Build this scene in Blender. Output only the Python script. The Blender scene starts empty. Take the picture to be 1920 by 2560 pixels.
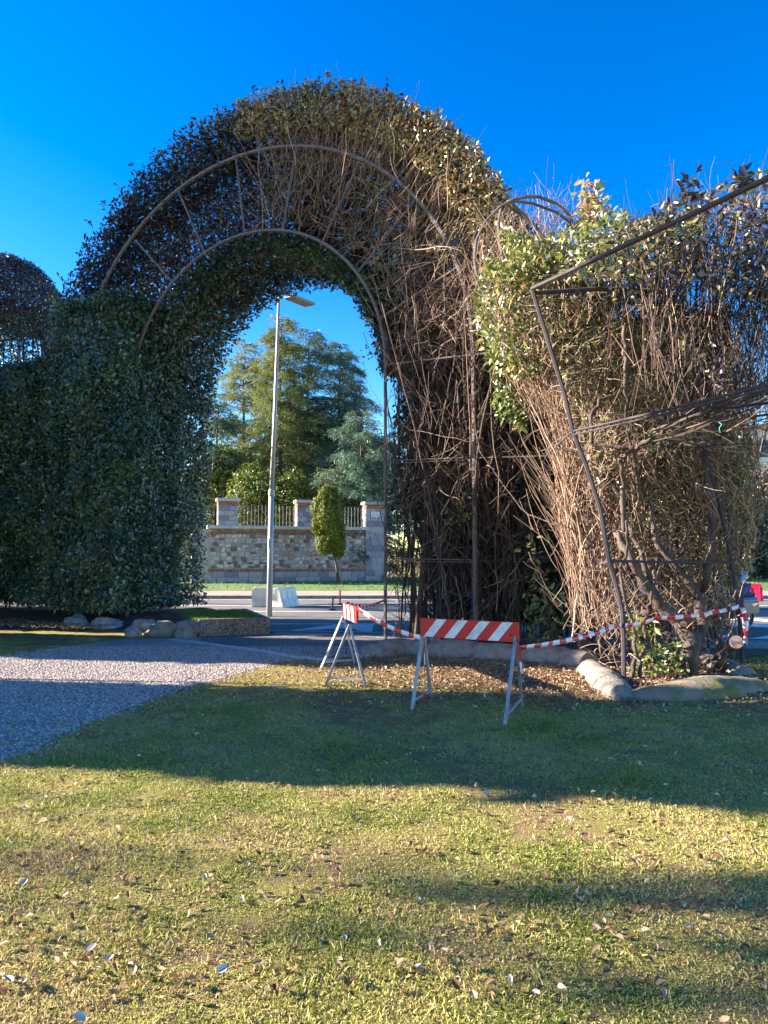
import bpy, bmesh, math, random
import numpy as np
from mathutils import Vector, Matrix
R = math.radians
rng = np.random.default_rng(7)
random.seed(7)
S = bpy.context.scene
COL = S.collection

# ------------------------------------------------------------------ camera, sky, sun, exposure
FPX, HOR, EYE = 1849.0, 1400.0, 1.6          # focal length and horizon row in photo pixels, eye height
PITCH = math.atan(120 / FPX)
cam = bpy.data.cameras.new('camera'); co = bpy.data.objects.new('camera', cam); COL.objects.link(co)
co.location = (0, 0, EYE); co.rotation_euler = (math.pi / 2 + PITCH, 0, 0)
cam.sensor_fit = 'VERTICAL'; cam.sensor_height = 36; cam.lens = 36 * FPX / 2560
cam.clip_start = 0.05; cam.clip_end = 3000
S.camera = co
SUN_EL, SUN_AZ = R(20.5), R(10)              # sun stands at the left, ten degrees behind the picture plane
to_sun = Vector((-math.cos(SUN_AZ) * math.cos(SUN_EL), math.sin(SUN_AZ) * math.cos(SUN_EL), math.sin(SUN_EL)))
W = bpy.data.worlds.new("World"); S.world = W; W.use_nodes = True
nt = W.node_tree; nt.nodes.clear()
sky = nt.nodes.new('ShaderNodeTexSky'); sky.sky_type = 'NISHITA'; sky.sun_disc = False
sky.sun_elevation = SUN_EL; sky.sun_rotation = math.atan2(to_sun.x, to_sun.y)
sky.air_density = 1.1; sky.dust_density = 0.25; sky.ozone_density = 2.5; sky.altitude = 100
hs = nt.nodes.new('ShaderNodeHueSaturation'); hs.inputs['Saturation'].default_value = 1.34
bg = nt.nodes.new('ShaderNodeBackground'); bg.inputs['Strength'].default_value = 0.05
ow = nt.nodes.new('ShaderNodeOutputWorld')
gm = nt.nodes.new('ShaderNodeGamma'); gm.inputs[1].default_value = 1.28; hs.inputs['Hue'].default_value = .512
nt.links.new(sky.outputs[0], gm.inputs[0]); nt.links.new(gm.outputs[0], hs.inputs['Color']); nt.links.new(hs.outputs[0], bg.inputs[0]); nt.links.new(bg.outputs[0], ow.inputs[0])
sl = bpy.data.lights.new('sun', 'SUN'); so = bpy.data.objects.new('sun', sl); COL.objects.link(so)
sl.energy = 5.0; sl.angle = R(0.5); sl.color = (1.0, 0.88, 0.74)
so.rotation_euler = to_sun.to_track_quat('Z', 'Y').to_euler()
S.view_settings.view_transform = 'Standard'; S.view_settings.look = 'None'
S.view_settings.gamma = 1; S.view_settings.use_curve_mapping = False; S.view_settings.exposure = 2.4
S.render.engine = 'CYCLES'
S.cycles.max_bounces = 5; S.cycles.diffuse_bounces = 3; S.cycles.transparent_max_bounces = 6
S.cycles.use_denoising = True

# ------------------------------------------------------------------ helpers
def ray(x, y):
    dx, dy = (x - 960) / FPX, (1280 - y) / FPX
    return np.array([dx, math.cos(PITCH) - dy * math.sin(PITCH), math.sin(PITCH) + dy * math.cos(PITCH)])
def at(x, y, Y):
    d = ray(x, y); return np.array([0, 0, EYE]) + d * (Y / d[1])
def gd(x, y, z=0.0):
    d = ray(x, y); return np.array([0, 0, EYE]) + d * ((z - EYE) / d[2])
def unit(v):
    v = np.asarray(v, float); return v / (np.linalg.norm(v, axis=-1, keepdims=True) + 1e-9)

def tag(o, label=None, cat=None, group=None, kind=None):
    if label: o['label'] = label
    if cat: o['category'] = cat
    if group: o['group'] = group
    if kind: o['kind'] = kind
    return o
def empty(name, loc=(0, 0, 0), rz=0, **k):
    o = bpy.data.objects.new(name, None); COL.objects.link(o); o.location = loc; o.rotation_euler = (0, 0, rz)
    o.empty_display_size = 0.2
    return tag(o, **k)
def mesh_np(name, V, F, mat, parent=None, tint=None, smooth=False, link=True, fmat=None, **k):
    """V (N,3), F (M,3|4) -> one mesh object"""
    V = np.ascontiguousarray(V, dtype=np.float32); F = np.ascontiguousarray(F, dtype=np.int32)
    me = bpy.data.meshes.new(name)
    me.vertices.add(len(V)); me.vertices.foreach_set('co', V.ravel())
    me.loops.add(F.size); me.loops.foreach_set('vertex_index', F.ravel())
    me.polygons.add(len(F)); me.polygons.foreach_set('loop_start', np.arange(0, F.size, F.shape[1], dtype=np.int32))
    if fmat is not None: me.polygons.foreach_set('material_index', np.asarray(fmat, np.int32))
    for m in (mat if isinstance(mat, (list, tuple)) else [mat]): me.materials.append(m)
    me.update(calc_edges=True)
    if smooth: me.polygons.foreach_set('use_smooth', np.ones(len(F), dtype=bool))
    if tint is not None:
        a = me.attributes.new('tint', 'FLOAT', 'POINT'); a.data.foreach_set('value', np.ascontiguousarray(tint, np.float32))
    o = bpy.data.objects.new(name, me)
    if link: COL.objects.link(o)
    if parent: o.parent = parent
    return tag(o, **k)
def bm_obj(name, bm, mat, parent=None, smooth=False, **k):
    me = bpy.data.meshes.new(name); bmesh.ops.recalc_face_normals(bm, faces=bm.faces[:]); bm.to_mesh(me); bm.free()
    for m in (mat if isinstance(mat, (list, tuple)) else [mat]): me.materials.append(m)
    if smooth: me.polygons.foreach_set('use_smooth', np.ones(len(me.polygons), dtype=bool))
    o = bpy.data.objects.new(name, me); COL.objects.link(o)
    if parent: o.parent = parent
    return tag(o, **k)
def bbox(bm, x0, x1, y0, y1, z0, z1, bev=0, M=None, mi=0):
    m = Matrix.Translation(((x0 + x1) / 2, (y0 + y1) / 2, (z0 + z1) / 2)) @ Matrix.Diagonal((x1 - x0, y1 - y0, z1 - z0, 1))
    r = bmesh.ops.create_cube(bm, size=1, matrix=(M @ m) if M else m)
    fs = {f for v in r['verts'] for f in v.link_faces}
    for f in fs: f.material_index = mi
    if bev:
        es = list({e for f in fs for e in f.edges})
        bmesh.ops.bevel(bm, geom=es, offset=bev, segments=1, affect='EDGES', profile=0.5)
def tube(bm, pts, r, n=8, cap=True, mi=0):
    """tube through points (list of 3-vectors); r scalar or list"""
    pts = [Vector(p) for p in pts]; K = len(pts); rs = [float(q) for q in r] if hasattr(r, '__len__') else [float(r)] * K
    rings = []; up = None
    for i, p in enumerate(pts):
        d = (pts[min(i + 1, K - 1)] - pts[max(i - 1, 0)]).normalized()
        if up is None: up = Vector((0, 0, 1)) if abs(d.z) < .9 else Vector((0, 1, 0))
        a = d.cross(up).normalized(); b = a.cross(d).normalized(); up = b
        rings.append([bm.verts.new(p + rs[i] * (math.cos(2 * math.pi * j / n + math.pi / n) * a + math.sin(2 * math.pi * j / n + math.pi / n) * b)) for j in range(n)])
    for q, s in zip(rings, rings[1:]):
        for j in range(n):
            f = bm.faces.new((q[j], q[(j + 1) % n], s[(j + 1) % n], s[j])); f.material_index = mi
    if cap:
        for q in (rings[0], rings[-1]):
            f = bm.faces.new(q); f.material_index = mi
def prism(bm, prof, x0, x1, M=None, mi=0):
    """profile [(y,z)] extruded along x"""
    a = [bm.verts.new((x0, y, z)) for y, z in prof]; b = [bm.verts.new((x1, y, z)) for y, z in prof]
    if M:
        for v in a + b: v.co = M @ v.co
    n = len(prof); fs = [bm.faces.new(a), bm.faces.new(b[::-1])]
    for i in range(n): fs.append(bm.faces.new((a[i], b[i], b[(i + 1) % n], a[(i + 1) % n])))
    for f in fs: f.material_index = mi

# ------------------------------------------------------------------ materials
def newmat(name):
    m = bpy.data.materials.new(name); m.use_nodes = True; n = m.node_tree; n.nodes.clear()
    out = n.nodes.new('ShaderNodeOutputMaterial'); p = n.nodes.new('ShaderNodeBsdfPrincipled'); n.links.new(p.outputs[0], out.inputs[0])
    return m, n, p, out
def ramp(n, stops, fac):
    r = n.nodes.new('ShaderNodeValToRGB'); cr = r.color_ramp
    while len(cr.elements) > 1: cr.elements.remove(cr.elements[-1])
    cr.elements[0].position = stops[0][0]; cr.elements[0].color = (*stops[0][1], 1)
    for p, c in stops[1:]:
        e = cr.elements.new(p); e.color = (*c, 1)
    n.links.new(fac, r.inputs[0]); return r
def noise(n, scale, detail=4, rough=.6, coord='Position', stretch=None):
    g = n.nodes.new('ShaderNodeNewGeometry') if coord == 'Position' else n.nodes.new('ShaderNodeTexCoord')
    src = g.outputs['Position'] if coord == 'Position' else g.outputs['Object']
    if stretch:
        mp = n.nodes.new('ShaderNodeMapping'); mp.inputs['Scale'].default_value = stretch; n.links.new(src, mp.inputs[0]); src = mp.outputs[0]
    t = n.nodes.new('ShaderNodeTexNoise'); t.inputs['Scale'].default_value = scale; t.inputs['Detail'].default_value = detail; t.inputs['Roughness'].default_value = rough
    n.links.new(src, t.inputs['Vector']); return t
def bump(n, p, h, strength, dist=.02):
    b = n.nodes.new('ShaderNodeBump'); b.inputs['Strength'].default_value = strength; b.inputs['Distance'].default_value = dist
    n.links.new(h, b.inputs['Height']); n.links.new(b.outputs[0], p.inputs['Normal'])
def noisy(name, stops, scale=3, rough=.8, metal=0, bmp=.3, bdist=.02, detail=6, coord='Object', stretch=None, fine=None):
    m, n, p, o = newmat(name)
    t = noise(n, scale, detail, .65, coord, stretch); r = ramp(n, stops, t.outputs[0]); n.links.new(r.outputs[0], p.inputs['Base Color'])
    p.inputs['Roughness'].default_value = rough; p.inputs['Metallic'].default_value = metal
    if bmp:
        t2 = noise(n, fine or scale * 6, 5, .7, coord, stretch); bump(n, p, t2.outputs[0], bmp, bdist)
    return m
def tinted(name, stops, rough=.4, transl=.3, spec=.5, patch_noise=None):
    m, n, p, o = newmat(name)
    a = n.nodes.new('ShaderNodeAttribute'); a.attribute_name = 'tint'
    fac = a.outputs['Fac']
    if patch_noise:  # world noise shifts the tint in green and straw patches
        t = noise(n, patch_noise, 3, .6, 'Position'); mm = n.nodes.new('ShaderNodeMath'); mm.operation = 'MULTIPLY_ADD'
        mm.inputs[1].default_value = 1.7; n.links.new(t.outputs[0], mm.inputs[0])
        s2 = n.nodes.new('ShaderNodeMath'); s2.operation = 'SUBTRACT'; s2.inputs[1].default_value = .80; n.links.new(fac, s2.inputs[0]); n.links.new(s2.outputs[0], mm.inputs[2]); fac = mm.outputs[0]
    r = ramp(n, stops, fac)
    n.links.new(r.outputs[0], p.inputs['Base Color']); p.inputs['Roughness'].default_value = rough
    p.inputs['Specular IOR Level'].default_value = spec
    if transl:
        tr = n.nodes.new('ShaderNodeBsdfTranslucent'); n.links.new(r.outputs[0], tr.inputs[0])
        mx = n.nodes.new('ShaderNodeMixShader'); mx.inputs[0].default_value = transl
        n.links.new(p.outputs[0], mx.inputs[1]); n.links.new(tr.outputs[0], mx.inputs[2]); n.links.new(mx.outputs[0], o.inputs[0])
    return m
M = {}
M['hedge'] = tinted('hedge_leaf', [(0, (.022, .04, .03)), (.3, (.04, .075, .045)), (.55, (.06, .115, .055)), (.8, (.10, .17, .06)), (.95, (.20, .25, .07)), (1, (.24, .13, .06))], .33, .18, .8)
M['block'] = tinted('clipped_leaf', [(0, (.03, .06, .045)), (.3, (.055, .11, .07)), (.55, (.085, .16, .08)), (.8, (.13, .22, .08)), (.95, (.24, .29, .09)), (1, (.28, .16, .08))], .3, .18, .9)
M['arch'] = tinted('arch_leaf', [(0, (.045, .03, .045)), (.22, (.06, .045, .05)), (.42, (.08, .075, .045)), (.62, (.17, .13, .045)), (.8, (.36, .28, .08)), (.93, (.46, .37, .15)), (1, (.28, .11, .07))], .34, .25, .8)  # bronze leaf tones; the purple dark end also stands in for shade
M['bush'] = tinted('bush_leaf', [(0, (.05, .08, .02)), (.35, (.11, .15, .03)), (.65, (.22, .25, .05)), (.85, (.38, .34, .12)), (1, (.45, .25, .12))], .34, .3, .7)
M['twig'] = tinted('twig_bark', [(0, (.035, .025, .024)), (.35, (.09, .062, .052)), (.7, (.29, .18, .12)), (.9, (.42, .29, .20)), (1, (.46, .37, .28))], .75, 0, .3)
M['stem'] = noisy('stem_bark', [(.3, (.03, .022, .02)), (.55, (.10, .07, .055)), (.72, (.20, .15, .11))], 6, .9, 0, .8, .02, stretch=(1, 1, .25))
M['cut'] = noisy('cut_wood', [(.3, (.42, .25, .17)), (.7, (.55, .36, .26))], 8, .8, 0, .2)
M['iron'] = noisy('painted_iron', [(.35, (.10, .075, .075)), (.55, (.15, .115, .11)), (.7, (.17, .09, .06))], 9, .6, 0, .25, .004)
M['iron_shade'] = noisy('shade_toned_iron', [(.35, (.035, .028, .033)), (.6, (.06, .045, .05)), (.72, (.10, .055, .04))], 9, .85, 0, .25, .004)  # same iron, with the corner frame's shade put into a darker colour
M['cedar'] = tinted('cedar_needle', [(0, (.06, .11, .07)), (.4, (.17, .21, .07)), (.75, (.29, .31, .09)), (1, (.40, .38, .13))], .6, .25, .3)
M['bluecedar'] = tinted('blue_cedar_needle', [(0, (.06, .12, .11)), (.5, (.13, .22, .16)), (1, (.25, .32, .17))], .6, .2, .3)
M['thuja'] = tinted('thuja_leaf', [(0, (.06, .10, .02)), (.5, (.14, .18, .03)), (1, (.32, .29, .04))], .6, .25, .3)
M['shrub'] = tinted('garden_leaf', [(0, (.04, .08, .02)), (.5, (.12, .17, .03)), (1, (.30, .30, .05))], .5, .3, .4)
M['grass'] = tinted('grass_blade', [(0, (.09, .15, .02)), (.2, (.19, .25, .035)), (.38, (.40, .40, .08)), (.55, (.55, .49, .16)), (.74, (.62, .49, .27)), (.90, (.40, .24, .14)), (1, (.22, .12, .08))], .65, .25, .25, patch_noise=.9)
M['vergegrass'] = tinted('verge_blade', [(0, (.05, .12, .02)), (.6, (.14, .24, .035)), (1, (.26, .28, .06))], .6, .35, .3)
M['litter'] = tinted('dry_leaf', [(0, (.14, .07, .035)), (.35, (.27, .15, .08)), (.6, (.42, .28, .17)), (.85, (.58, .46, .34)), (1, (.72, .64, .55))], .7, .2, .3)
M['pebble'] = tinted('pebble', [(0, (.22, .18, .16)), (.5, (.39, .33, .295)), (1, (.58, .50, .44))], .8, 0, .3)

def ground_mat():
    m, n, p, o = newmat('lawn_soil')
    a = noise(n, .7, 6, .65); b = noise(n, 14, 6, .75); c = noise(n, 90, 3, .7)
    mm = n.nodes.new('ShaderNodeMath'); mm.operation = 'MULTIPLY_ADD'; mm.inputs[1].default_value = .6
    n.links.new(b.outputs[0], mm.inputs[0]); m2 = n.nodes.new('ShaderNodeMath'); m2.operation = 'MULTIPLY'; m2.inputs[1].default_value = .45
    n.links.new(a.outputs[0], m2.inputs[0]); n.links.new(m2.outputs[0], mm.inputs[2])
    r = ramp(n, [(.36, (.15, .08, .055)), (.46, (.27, .16, .10)), (.52, (.25, .22, .07)), (.60, (.32, .29, .08)), (.70, (.42, .31, .17))], mm.outputs[0])
    n.links.new(r.outputs[0], p.inputs['Base Color']); p.inputs['Roughness'].default_value = .95; p.inputs['Specular IOR Level'].default_value = .1
    bump(n, p, c.outputs[0], .9, .03); return m
M['ground'] = ground_mat()
def speckle(name, stops, cell, rough=.9, bmp=.8, dist=.012, big=None):
    m, n, p, o = newmat(name)
    g = n.nodes.new('ShaderNodeNewGeometry'); v = n.nodes.new('ShaderNodeTexVoronoi'); v.inputs['Scale'].default_value = cell
    n.links.new(g.outputs['Position'], v.inputs['Vector'])
    sp = n.nodes.new('ShaderNodeSeparateColor'); n.links.new(v.outputs['Color'], sp.inputs[0])
    r = ramp(n, stops, sp.outputs[0]); col = r.outputs[0]
    t = noise(n, big or .9, 6, .6); rr = ramp(n, [(.35, (.72, .70, .68)), (.65, (1, 1, 1))], t.outputs[0])
    mx = n.nodes.new('ShaderNodeMix'); mx.data_type = 'RGBA'; mx.blend_type = 'MULTIPLY'; mx.inputs[0].default_value = 1
    n.links.new(col, mx.inputs[6]); n.links.new(rr.outputs[0], mx.inputs[7]); n.links.new(mx.outputs[2], p.inputs['Base Color'])
    p.inputs['Roughness'].default_value = rough; p.inputs['Specular IOR Level'].default_value = .2
    iv = n.nodes.new('ShaderNodeMath'); iv.operation = 'SUBTRACT'; iv.inputs[0].default_value = 1; n.links.new(v.outputs['Distance'], iv.inputs[1])
    bump(n, p, iv.outputs[0], bmp, dist); return m
M['gravel'] = speckle('gravel', [(0, (.22, .18, .165)), (.4, (.38, .32, .29)), (1, (.56, .48, .43))], 38, bmp=.6)
M['apron'] = speckle('worn_asphalt', [(0, (.12, .11, .11)), (.5, (.2, .185, .18)), (1, (.32, .30, .28))], 55)
M['asphalt'] = speckle('asphalt', [(0, (.12, .115, .11)), (.5, (.17, .165, .16)), (1, (.23, .22, .21))], 60, bmp=.4, dist=.004, big=.35)
M['pave'] = speckle('sandy_pavement', [(0, (.30, .23, .18)), (.5, (.40, .31, .25)), (1, (.52, .42, .35))], 30, bmp=.3)
M['paint'] = noisy('road_paint', [(.35, (.55, .54, .51)), (.6, (.8, .79, .76))], 4, .7, 0, .2, .003, coord='Position')
M['oldpaint'] = noisy('faded_paint', [(.35, (.38, .36, .34)), (.6, (.62, .60, .57))], 5, .8, 0, .2, .003, coord='Position')
M['kerb'] = noisy('kerb_stone', [(.35, (.20, .17, .15)), (.65, (.34, .30, .27))], 4, .9, 0, .4, .01)
M['concrete'] = noisy('old_concrete', [(.32, (.14, .11, .09)), (.45, (.27, .225, .18)), (.7, (.37, .32, .265))], 6, .95, 0, 1, .03)
M['mossy'] = noisy('mossy_concrete', [(.35, (.25, .20, .16)), (.50, (.22, .18, .12)), (.58, (.15, .14, .04)), (.68, (.19, .18, .05)), (.75, (.26, .20, .14))], 3.5, .95, 0, .8, .02)
M['rock'] = noisy('pale_rock', [(.3, (.20, .19, .18)), (.6, (.45, .43, .42))], 5, .9, 0, 1, .04)
M['aggregate'] = speckle('exposed_aggregate', [(0, (.10, .07, .05)), (.5, (.30, .22, .17)), (1, (.48, .38, .30))], 45)
M['mortar'] = noisy('lime_mortar', [(.35, (.36, .29, .26)), (.65, (.52, .44, .40))], 5, .95, 0, .8, .02)
for i, c in enumerate([(.62, .52, .47), (.46, .35, .31), (.74, .66, .60), (.24, .17, .15), (.50, .46, .47)]):
    M['stone%d' % i] = noisy('rubble_stone_%d' % i, [(.3, tuple(k * .7 for k in c)), (.7, tuple(min(1, k * 1.15) for k in c))], 6, .9, 0, .8, .03)
for i, c in enumerate([(.36, .34, .38), (.46, .42, .44), (.27, .25, .29), (.50, .42, .40)]):
    M['block%d' % i] = noisy('cut_stone_%d' % i, [(.3, tuple(k * .7 for k in c)), (.7, tuple(k * 1.15 for k in c))], 5, .9, 0, .6, .02)
for i, c in enumerate([(.40, .18, .11), (.48, .25, .17), (.33, .15, .10)]):
    M['brick%d' % i] = noisy('old_brick_%d' % i, [(.3, tuple(k * .7 for k in c)), (.7, tuple(k * 1.2 for k in c))], 9, .9, 0, .5, .01)
M['cap'] = noisy('pale_cap_stone', [(.3, (.42, .38, .36)), (.7, (.6, .56, .53))], 4, .85, 0, .4, .01)
M['galv'] = noisy('galvanised_steel', [(.3, (.18, .17, .18)), (.55, (.32, .32, .34)), (.7, (.40, .38, .36))], 9, .5, .35, .25, .003)
M['pole'] = noisy('grey_painted_pole', [(.3, (.40, .38, .38)), (.7, (.52, .50, .49))], 3, .5, .2, .1, .002, stretch=(1, 1, .1))
M['red'] = noisy('reflective_red', [(.3, (.46, .004, .005)), (.55, (.58, .006, .006)), (.75, (.42, .02, .015))], 9, .55, 0, .25, .002)
M['white'] = noisy('reflective_white', [(.3, (.42, .43, .43)), (.5, (.66, .67, .68)), (.7, (.76, .76, .76))], 9, .55, 0, .1, .001)
M['tape_red'] = noisy('tape_red', [(.3, (.60, .01, .02)), (.7, (.75, .02, .03))], 6, .35, 0, .2, .003)
M['tape_white'] = noisy('tape_white', [(.3, (.75, .73, .73)), (.7, (.88, .86, .86))], 6, .35, 0, .2, .003)
M['milk'] = noisy('milky_plastic', [(.3, (.70, .70, .60)), (.7, (.84, .83, .74))], 2, .4, 0, .1, .003)
M['redplastic'] = noisy('red_plastic', [(.3, (.55, .01, .05)), (.7, (.72, .02, .09))], 2, .4, 0, .1, .003)
M['black'] = noisy('black_rubber', [(.3, (.012, .012, .012)), (.7, (.03, .03, .03))], 8, .7, 0, .2, .003)
M['chrome'] = noisy('bare_metal', [(.3, (.45, .45, .46)), (.7, (.6, .6, .6))], 5, .3, .9, .05, .002)
M['carwhite'] = noisy('white_car_paint', [(.3, (.72, .72, .72)), (.7, (.78, .78, .78))], 1, .25, 0, 0)
M['glass'] = noisy('dark_glass', [(.3, (.015, .02, .025)), (.7, (.03, .035, .04))], 1, .08, 0, 0)
M['jeans'] = noisy('blue_jeans', [(.3, (.05, .06, .16)), (.7, (.09, .10, .24))], 12, .9, 0, .3, .004)
M['jacket'] = noisy('pale_blue_jacket', [(.3, (.35, .45, .58)), (.7, (.5, .6, .72))], 5, .8, 0, .2, .004)
M['navy'] = noisy('navy_plastic', [(.3, (.02, .03, .09)), (.7, (.04, .05, .14))], 5, .3, 0, 0)
M['skin'] = noisy('skin', [(.3, (.5, .3, .22)), (.7, (.6, .38, .28))], 5, .6, 0, 0)
M['render'] = noisy('pale_render', [(.3, (.62, .55, .47)), (.7, (.74, .67, .58))], .6, .9, 0, .2, .01)
M['tile'] = noisy('clay_tile', [(.3, (.30, .17, .12)), (.7, (.52, .36, .28))], 3, .9, 0, .3, .01)
M['tiledark'] = noisy('tile_channel', [(.3, (.10, .06, .045)), (.7, (.18, .11, .08))], 3, .9, 0, .3, .01)
M['shutter'] = noisy('green_shutter', [(.3, (.04, .08, .05)), (.7, (.06, .11, .07))], 3, .6, 0, 0)
M['teal'] = noisy('teal_twine', [(.3, (.02, .25, .24)), (.7, (.03, .35, .32))], 5, .6, 0, 0)
M['lens'] = noisy('lamp_lens', [(.3, (.20, .15, .12)), (.7, (.34, .25, .2))], 6, .25, 0, .1, .003)
M['ink'] = noisy('sign_ink', [(.3, (.04, .05, .12)), (.7, (.06, .07, .16))], 5, .6, 0, 0)

# ------------------------------------------------------------------ vegetation generators
def leaves(P, Nrm, L, wr=.5, up=None, spread=.7, fold=.25, tint=None, six=False, direction=None):
    """P (N,3) positions, Nrm outward normals; returns V,F,tint for 2- or 4-triangle leaves"""
    N = len(P); n = unit(Nrm + rng.normal(0, spread, (N, 3)))
    d = rng.normal(0, 1, (N, 3)) if direction is None else direction + rng.normal(0, .35, (N, 3))
    if up is not None: d = d + up
    d = unit(d - (d * n).sum(1, keepdims=True) * n); c = np.cross(n, d)
    L = (L * rng.uniform(.55, 1.3, N))[:, None]; w = L * wr * .5
    t = rng.random(N) if tint is None else tint
    if six:
        a = P; l1 = P + d * L * .3 + c * w * .9 + n * fold * w; l2 = P + d * L * .65 + c * w * .8 + n * fold * w
        r1 = P + d * L * .3 - c * w * .9 + n * fold * w; r2 = P + d * L * .65 - c * w * .8 + n * fold * w; tip = P + d * L - n * fold * w
        V = np.stack([a, l1, l2, tip, r2, r1], 1).reshape(-1, 3); k = np.arange(N)[:, None] * 6
        F = np.concatenate([k + np.array([[0, 3, 2, 1]]), k + np.array([[0, 5, 4, 3]])], 0)
        return V, F, np.repeat(t, 6)
    V = np.stack([P, P + d * L * .45 + c * w + n * fold * w, P + d * L, P + d * L * .45 - c * w + n * fold * w], 1).reshape(-1, 3)
    k = np.arange(N)[:, None] * 4
    F = np.concatenate([k + np.array([[0, 2, 1]]), k + np.array([[0, 3, 2]])], 0)
    return V, F, np.repeat(t, 4)
def walk(P, D, L, K=6, wob=.18, grav=0.0, bias=None):
    """random-walk paths (N,K,3)"""
    N = len(P); out = np.zeros((N, K, 3)); out[:, 0] = P; d = unit(D); st = (np.asarray(L) / (K - 1)).reshape(-1, 1) * np.ones((N, 1))
    for i in range(1, K):
        d = d + rng.normal(0, wob, (N, 3)); d[:, 2] += grav
        if bias is not None: d = d + bias
        d = unit(d); out[:, i] = out[:, i - 1] + d * st
    return out
def twigs(paths, r0, r1, tint=None):
    """triangular tubes along (N,K,3)"""
    N, K, _ = paths.shape; r0 = np.asarray(r0) * np.ones(N); r1 = np.asarray(r1) * np.ones(N)
    d = unit(paths[:, -1] - paths[:, 0]); a = unit(np.cross(d, rng.normal(0, 1, (N, 3)))); b = np.cross(d, a)
    rad = r0[:, None] + (r1 - r0)[:, None] * np.linspace(0, 1, K)[None]
    V = np.stack([paths + rad[..., None] * (math.cos(q) * a + math.sin(q) * b)[:, None] for q in (0, 2.094, 4.189)], 2)  # N,K,3,3
    V = V.reshape(-1, 3); base = (np.arange(N) * K * 3)[:, None, None, None]; i = (np.arange(K - 1) * 3)[None, :, None, None]
    q = np.array([[0, 1, 4, 3], [1, 2, 5, 4], [2, 0, 3, 5]])[None, None]
    F = (base + i + q).reshape(-1, 4); t = rng.random(N) if tint is None else tint
    return V, F, np.repeat(t, K * 3)
def forks(paths, m, Lr, r, tint, wob=.22, sp=.7):
    N, K, _ = paths.shape; i = rng.integers(0, N, m); k = rng.integers(1, K - 1, m); f = rng.random((m, 1))
    P = paths[i, k] * (1 - f) + paths[i, k + 1] * f; D = unit(paths[i, k + 1] - paths[i, k]) + rng.normal(0, sp, (m, 3))
    return twigs(walk(P, D, rng.uniform(*Lr, m), 5, wob), rng.uniform(r * .6, r * 1.2, m), r * .4, np.clip(rng.normal(tint, .2, m), 0, 1))
def join(parts):
    V, F, T, o = [], [], [], 0
    for v, f, t in parts:
        V.append(v); F.append(f + o); T.append(t); o += len(v)
    return np.concatenate(V), np.concatenate(F), np.concatenate(T)
def veg(name, parts, mat, parent=None, **k):
    V, F, T = join(parts) if isinstance(parts, list) else parts
    return mesh_np(name, V, F, mat, parent, tint=T, **k)
def fbm(P, s, seed=0):
    """cheap smooth pseudo-noise in [-1,1]"""
    r = np.random.default_rng(seed); v = np.zeros(len(P))
    for o in range(4):
        k = r.normal(0, 1, (3, 3)) * s * 1.9 ** o; ph = r.uniform(0, 6.28, 3)
        v += np.sin(P @ k[0] + ph[0] + 1.3 * np.sin(P @ k[1] + ph[1])) * .55 ** o
    return v / 2

# ------------------------------------------------------------------ ground, road, pavements
def sheet(name, pts, z, mat, kind='structure', parent=None, **k):
    from mathutils.geometry import tessellate_polygon
    v3 = [Vector((float(p[0]), float(p[1]), 0)) for p in pts]; tri = tessellate_polygon([v3]); F = []
    for a, b, c in tri:
        n = (v3[b] - v3[a]).cross(v3[c] - v3[a]).z
        F.append((a, b, c) if n > 0 else (a, c, b))
    return mesh_np(name, [(v.x, v.y, z) for v in v3], F, mat, parent, kind=kind, **k)
sheet('ground', [(-600, -60), (600, -60), (600, 1500), (-600, 1500)], 0, M['ground'])
gravel_px = [(0, 1905), (90, 1875), (200, 1815), (300, 1780), (390, 1745), (470, 1718), (560, 1695), (640, 1672), (700, 1655), (800, 1640), (925, 1643), (960, 1628), (968, 1606)]
gp = [gd(*p)[:2] for p in gravel_px]
gtop = [gd(*p)[:2] for p in [(500, 1592), (420, 1596), (330, 1597), (250, 1606), (150, 1620), (60, 1634), (0, 1640)]]
GRAVEL = [(-14, 4.9), (-6.0, 5.3)] + [tuple(p) for p in gp] + [(-2.4, 15.5)] + [tuple(p) for p in gtop] + [(-14, 14.5)]
sheet('gravel_path', GRAVEL, .004, M['gravel'])
apr = [gd(*p)[:2] for p in [(500, 1602), (560, 1612), (660, 1626), (745, 1640), (880, 1636), (950, 1628), (968, 1607), (975, 1599)]] + [(-.5, 15.75), (-2.35, 16.3), (-3.9, 15.9)]
sheet('asphalt_apron', apr, .008, M['apron'])
ln = [gd(*p)[:2] for p in [(430, 1598), (560, 1613), (660, 1626), (745, 1641), (850, 1650), (850, 1657), (745, 1649), (660, 1633), (560, 1619), (430, 1603)]]
sheet('faded_path_line', ln, .012, M['oldpaint'])
def RY(x): return 16.45 - .17 * (x + 2.5)      # near edge of the road
sheet('pavement', [(-2.4, 15.9), (-.5, 15.55), (.1, 15.0), (3, 14.2), (8, 13.1), (40, RY(40) - 1.6), (40, RY(40)), (-2.4, RY(-2.4))], .014, M['pave'])
sheet('road', [(-80, RY(-80)), (80, RY(80) + 12), (80, 30.5), (-80, 30.5)] if False else [(-60, RY(-60)), (40, RY(40)), (90, 8), (90, 30.5), (-60, 30.5)], .018, M['asphalt'])
mk = empty('road_markings', kind='structure')
def strip(x0, x1, y, w=.13, slope=0, mat='paint', name='lane_line'):
    sheet(name, [(x0, y - w / 2 + slope * x0), (x1, y - w / 2 + slope * x1), (x1, y + w / 2 + slope * x1), (x0, y + w / 2 + slope * x0)], .022, M[mat], parent=mk)
strip(-40, 60, 18.45, .12); strip(-40, 60, 22.9, .16); strip(-40, 60, 25.9, .16); strip(-40, 60, 29.6, .16)
strip(-3, 30, RY(0) + .28, .12, -.17, 'oldpaint', 'edge_line')
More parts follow.
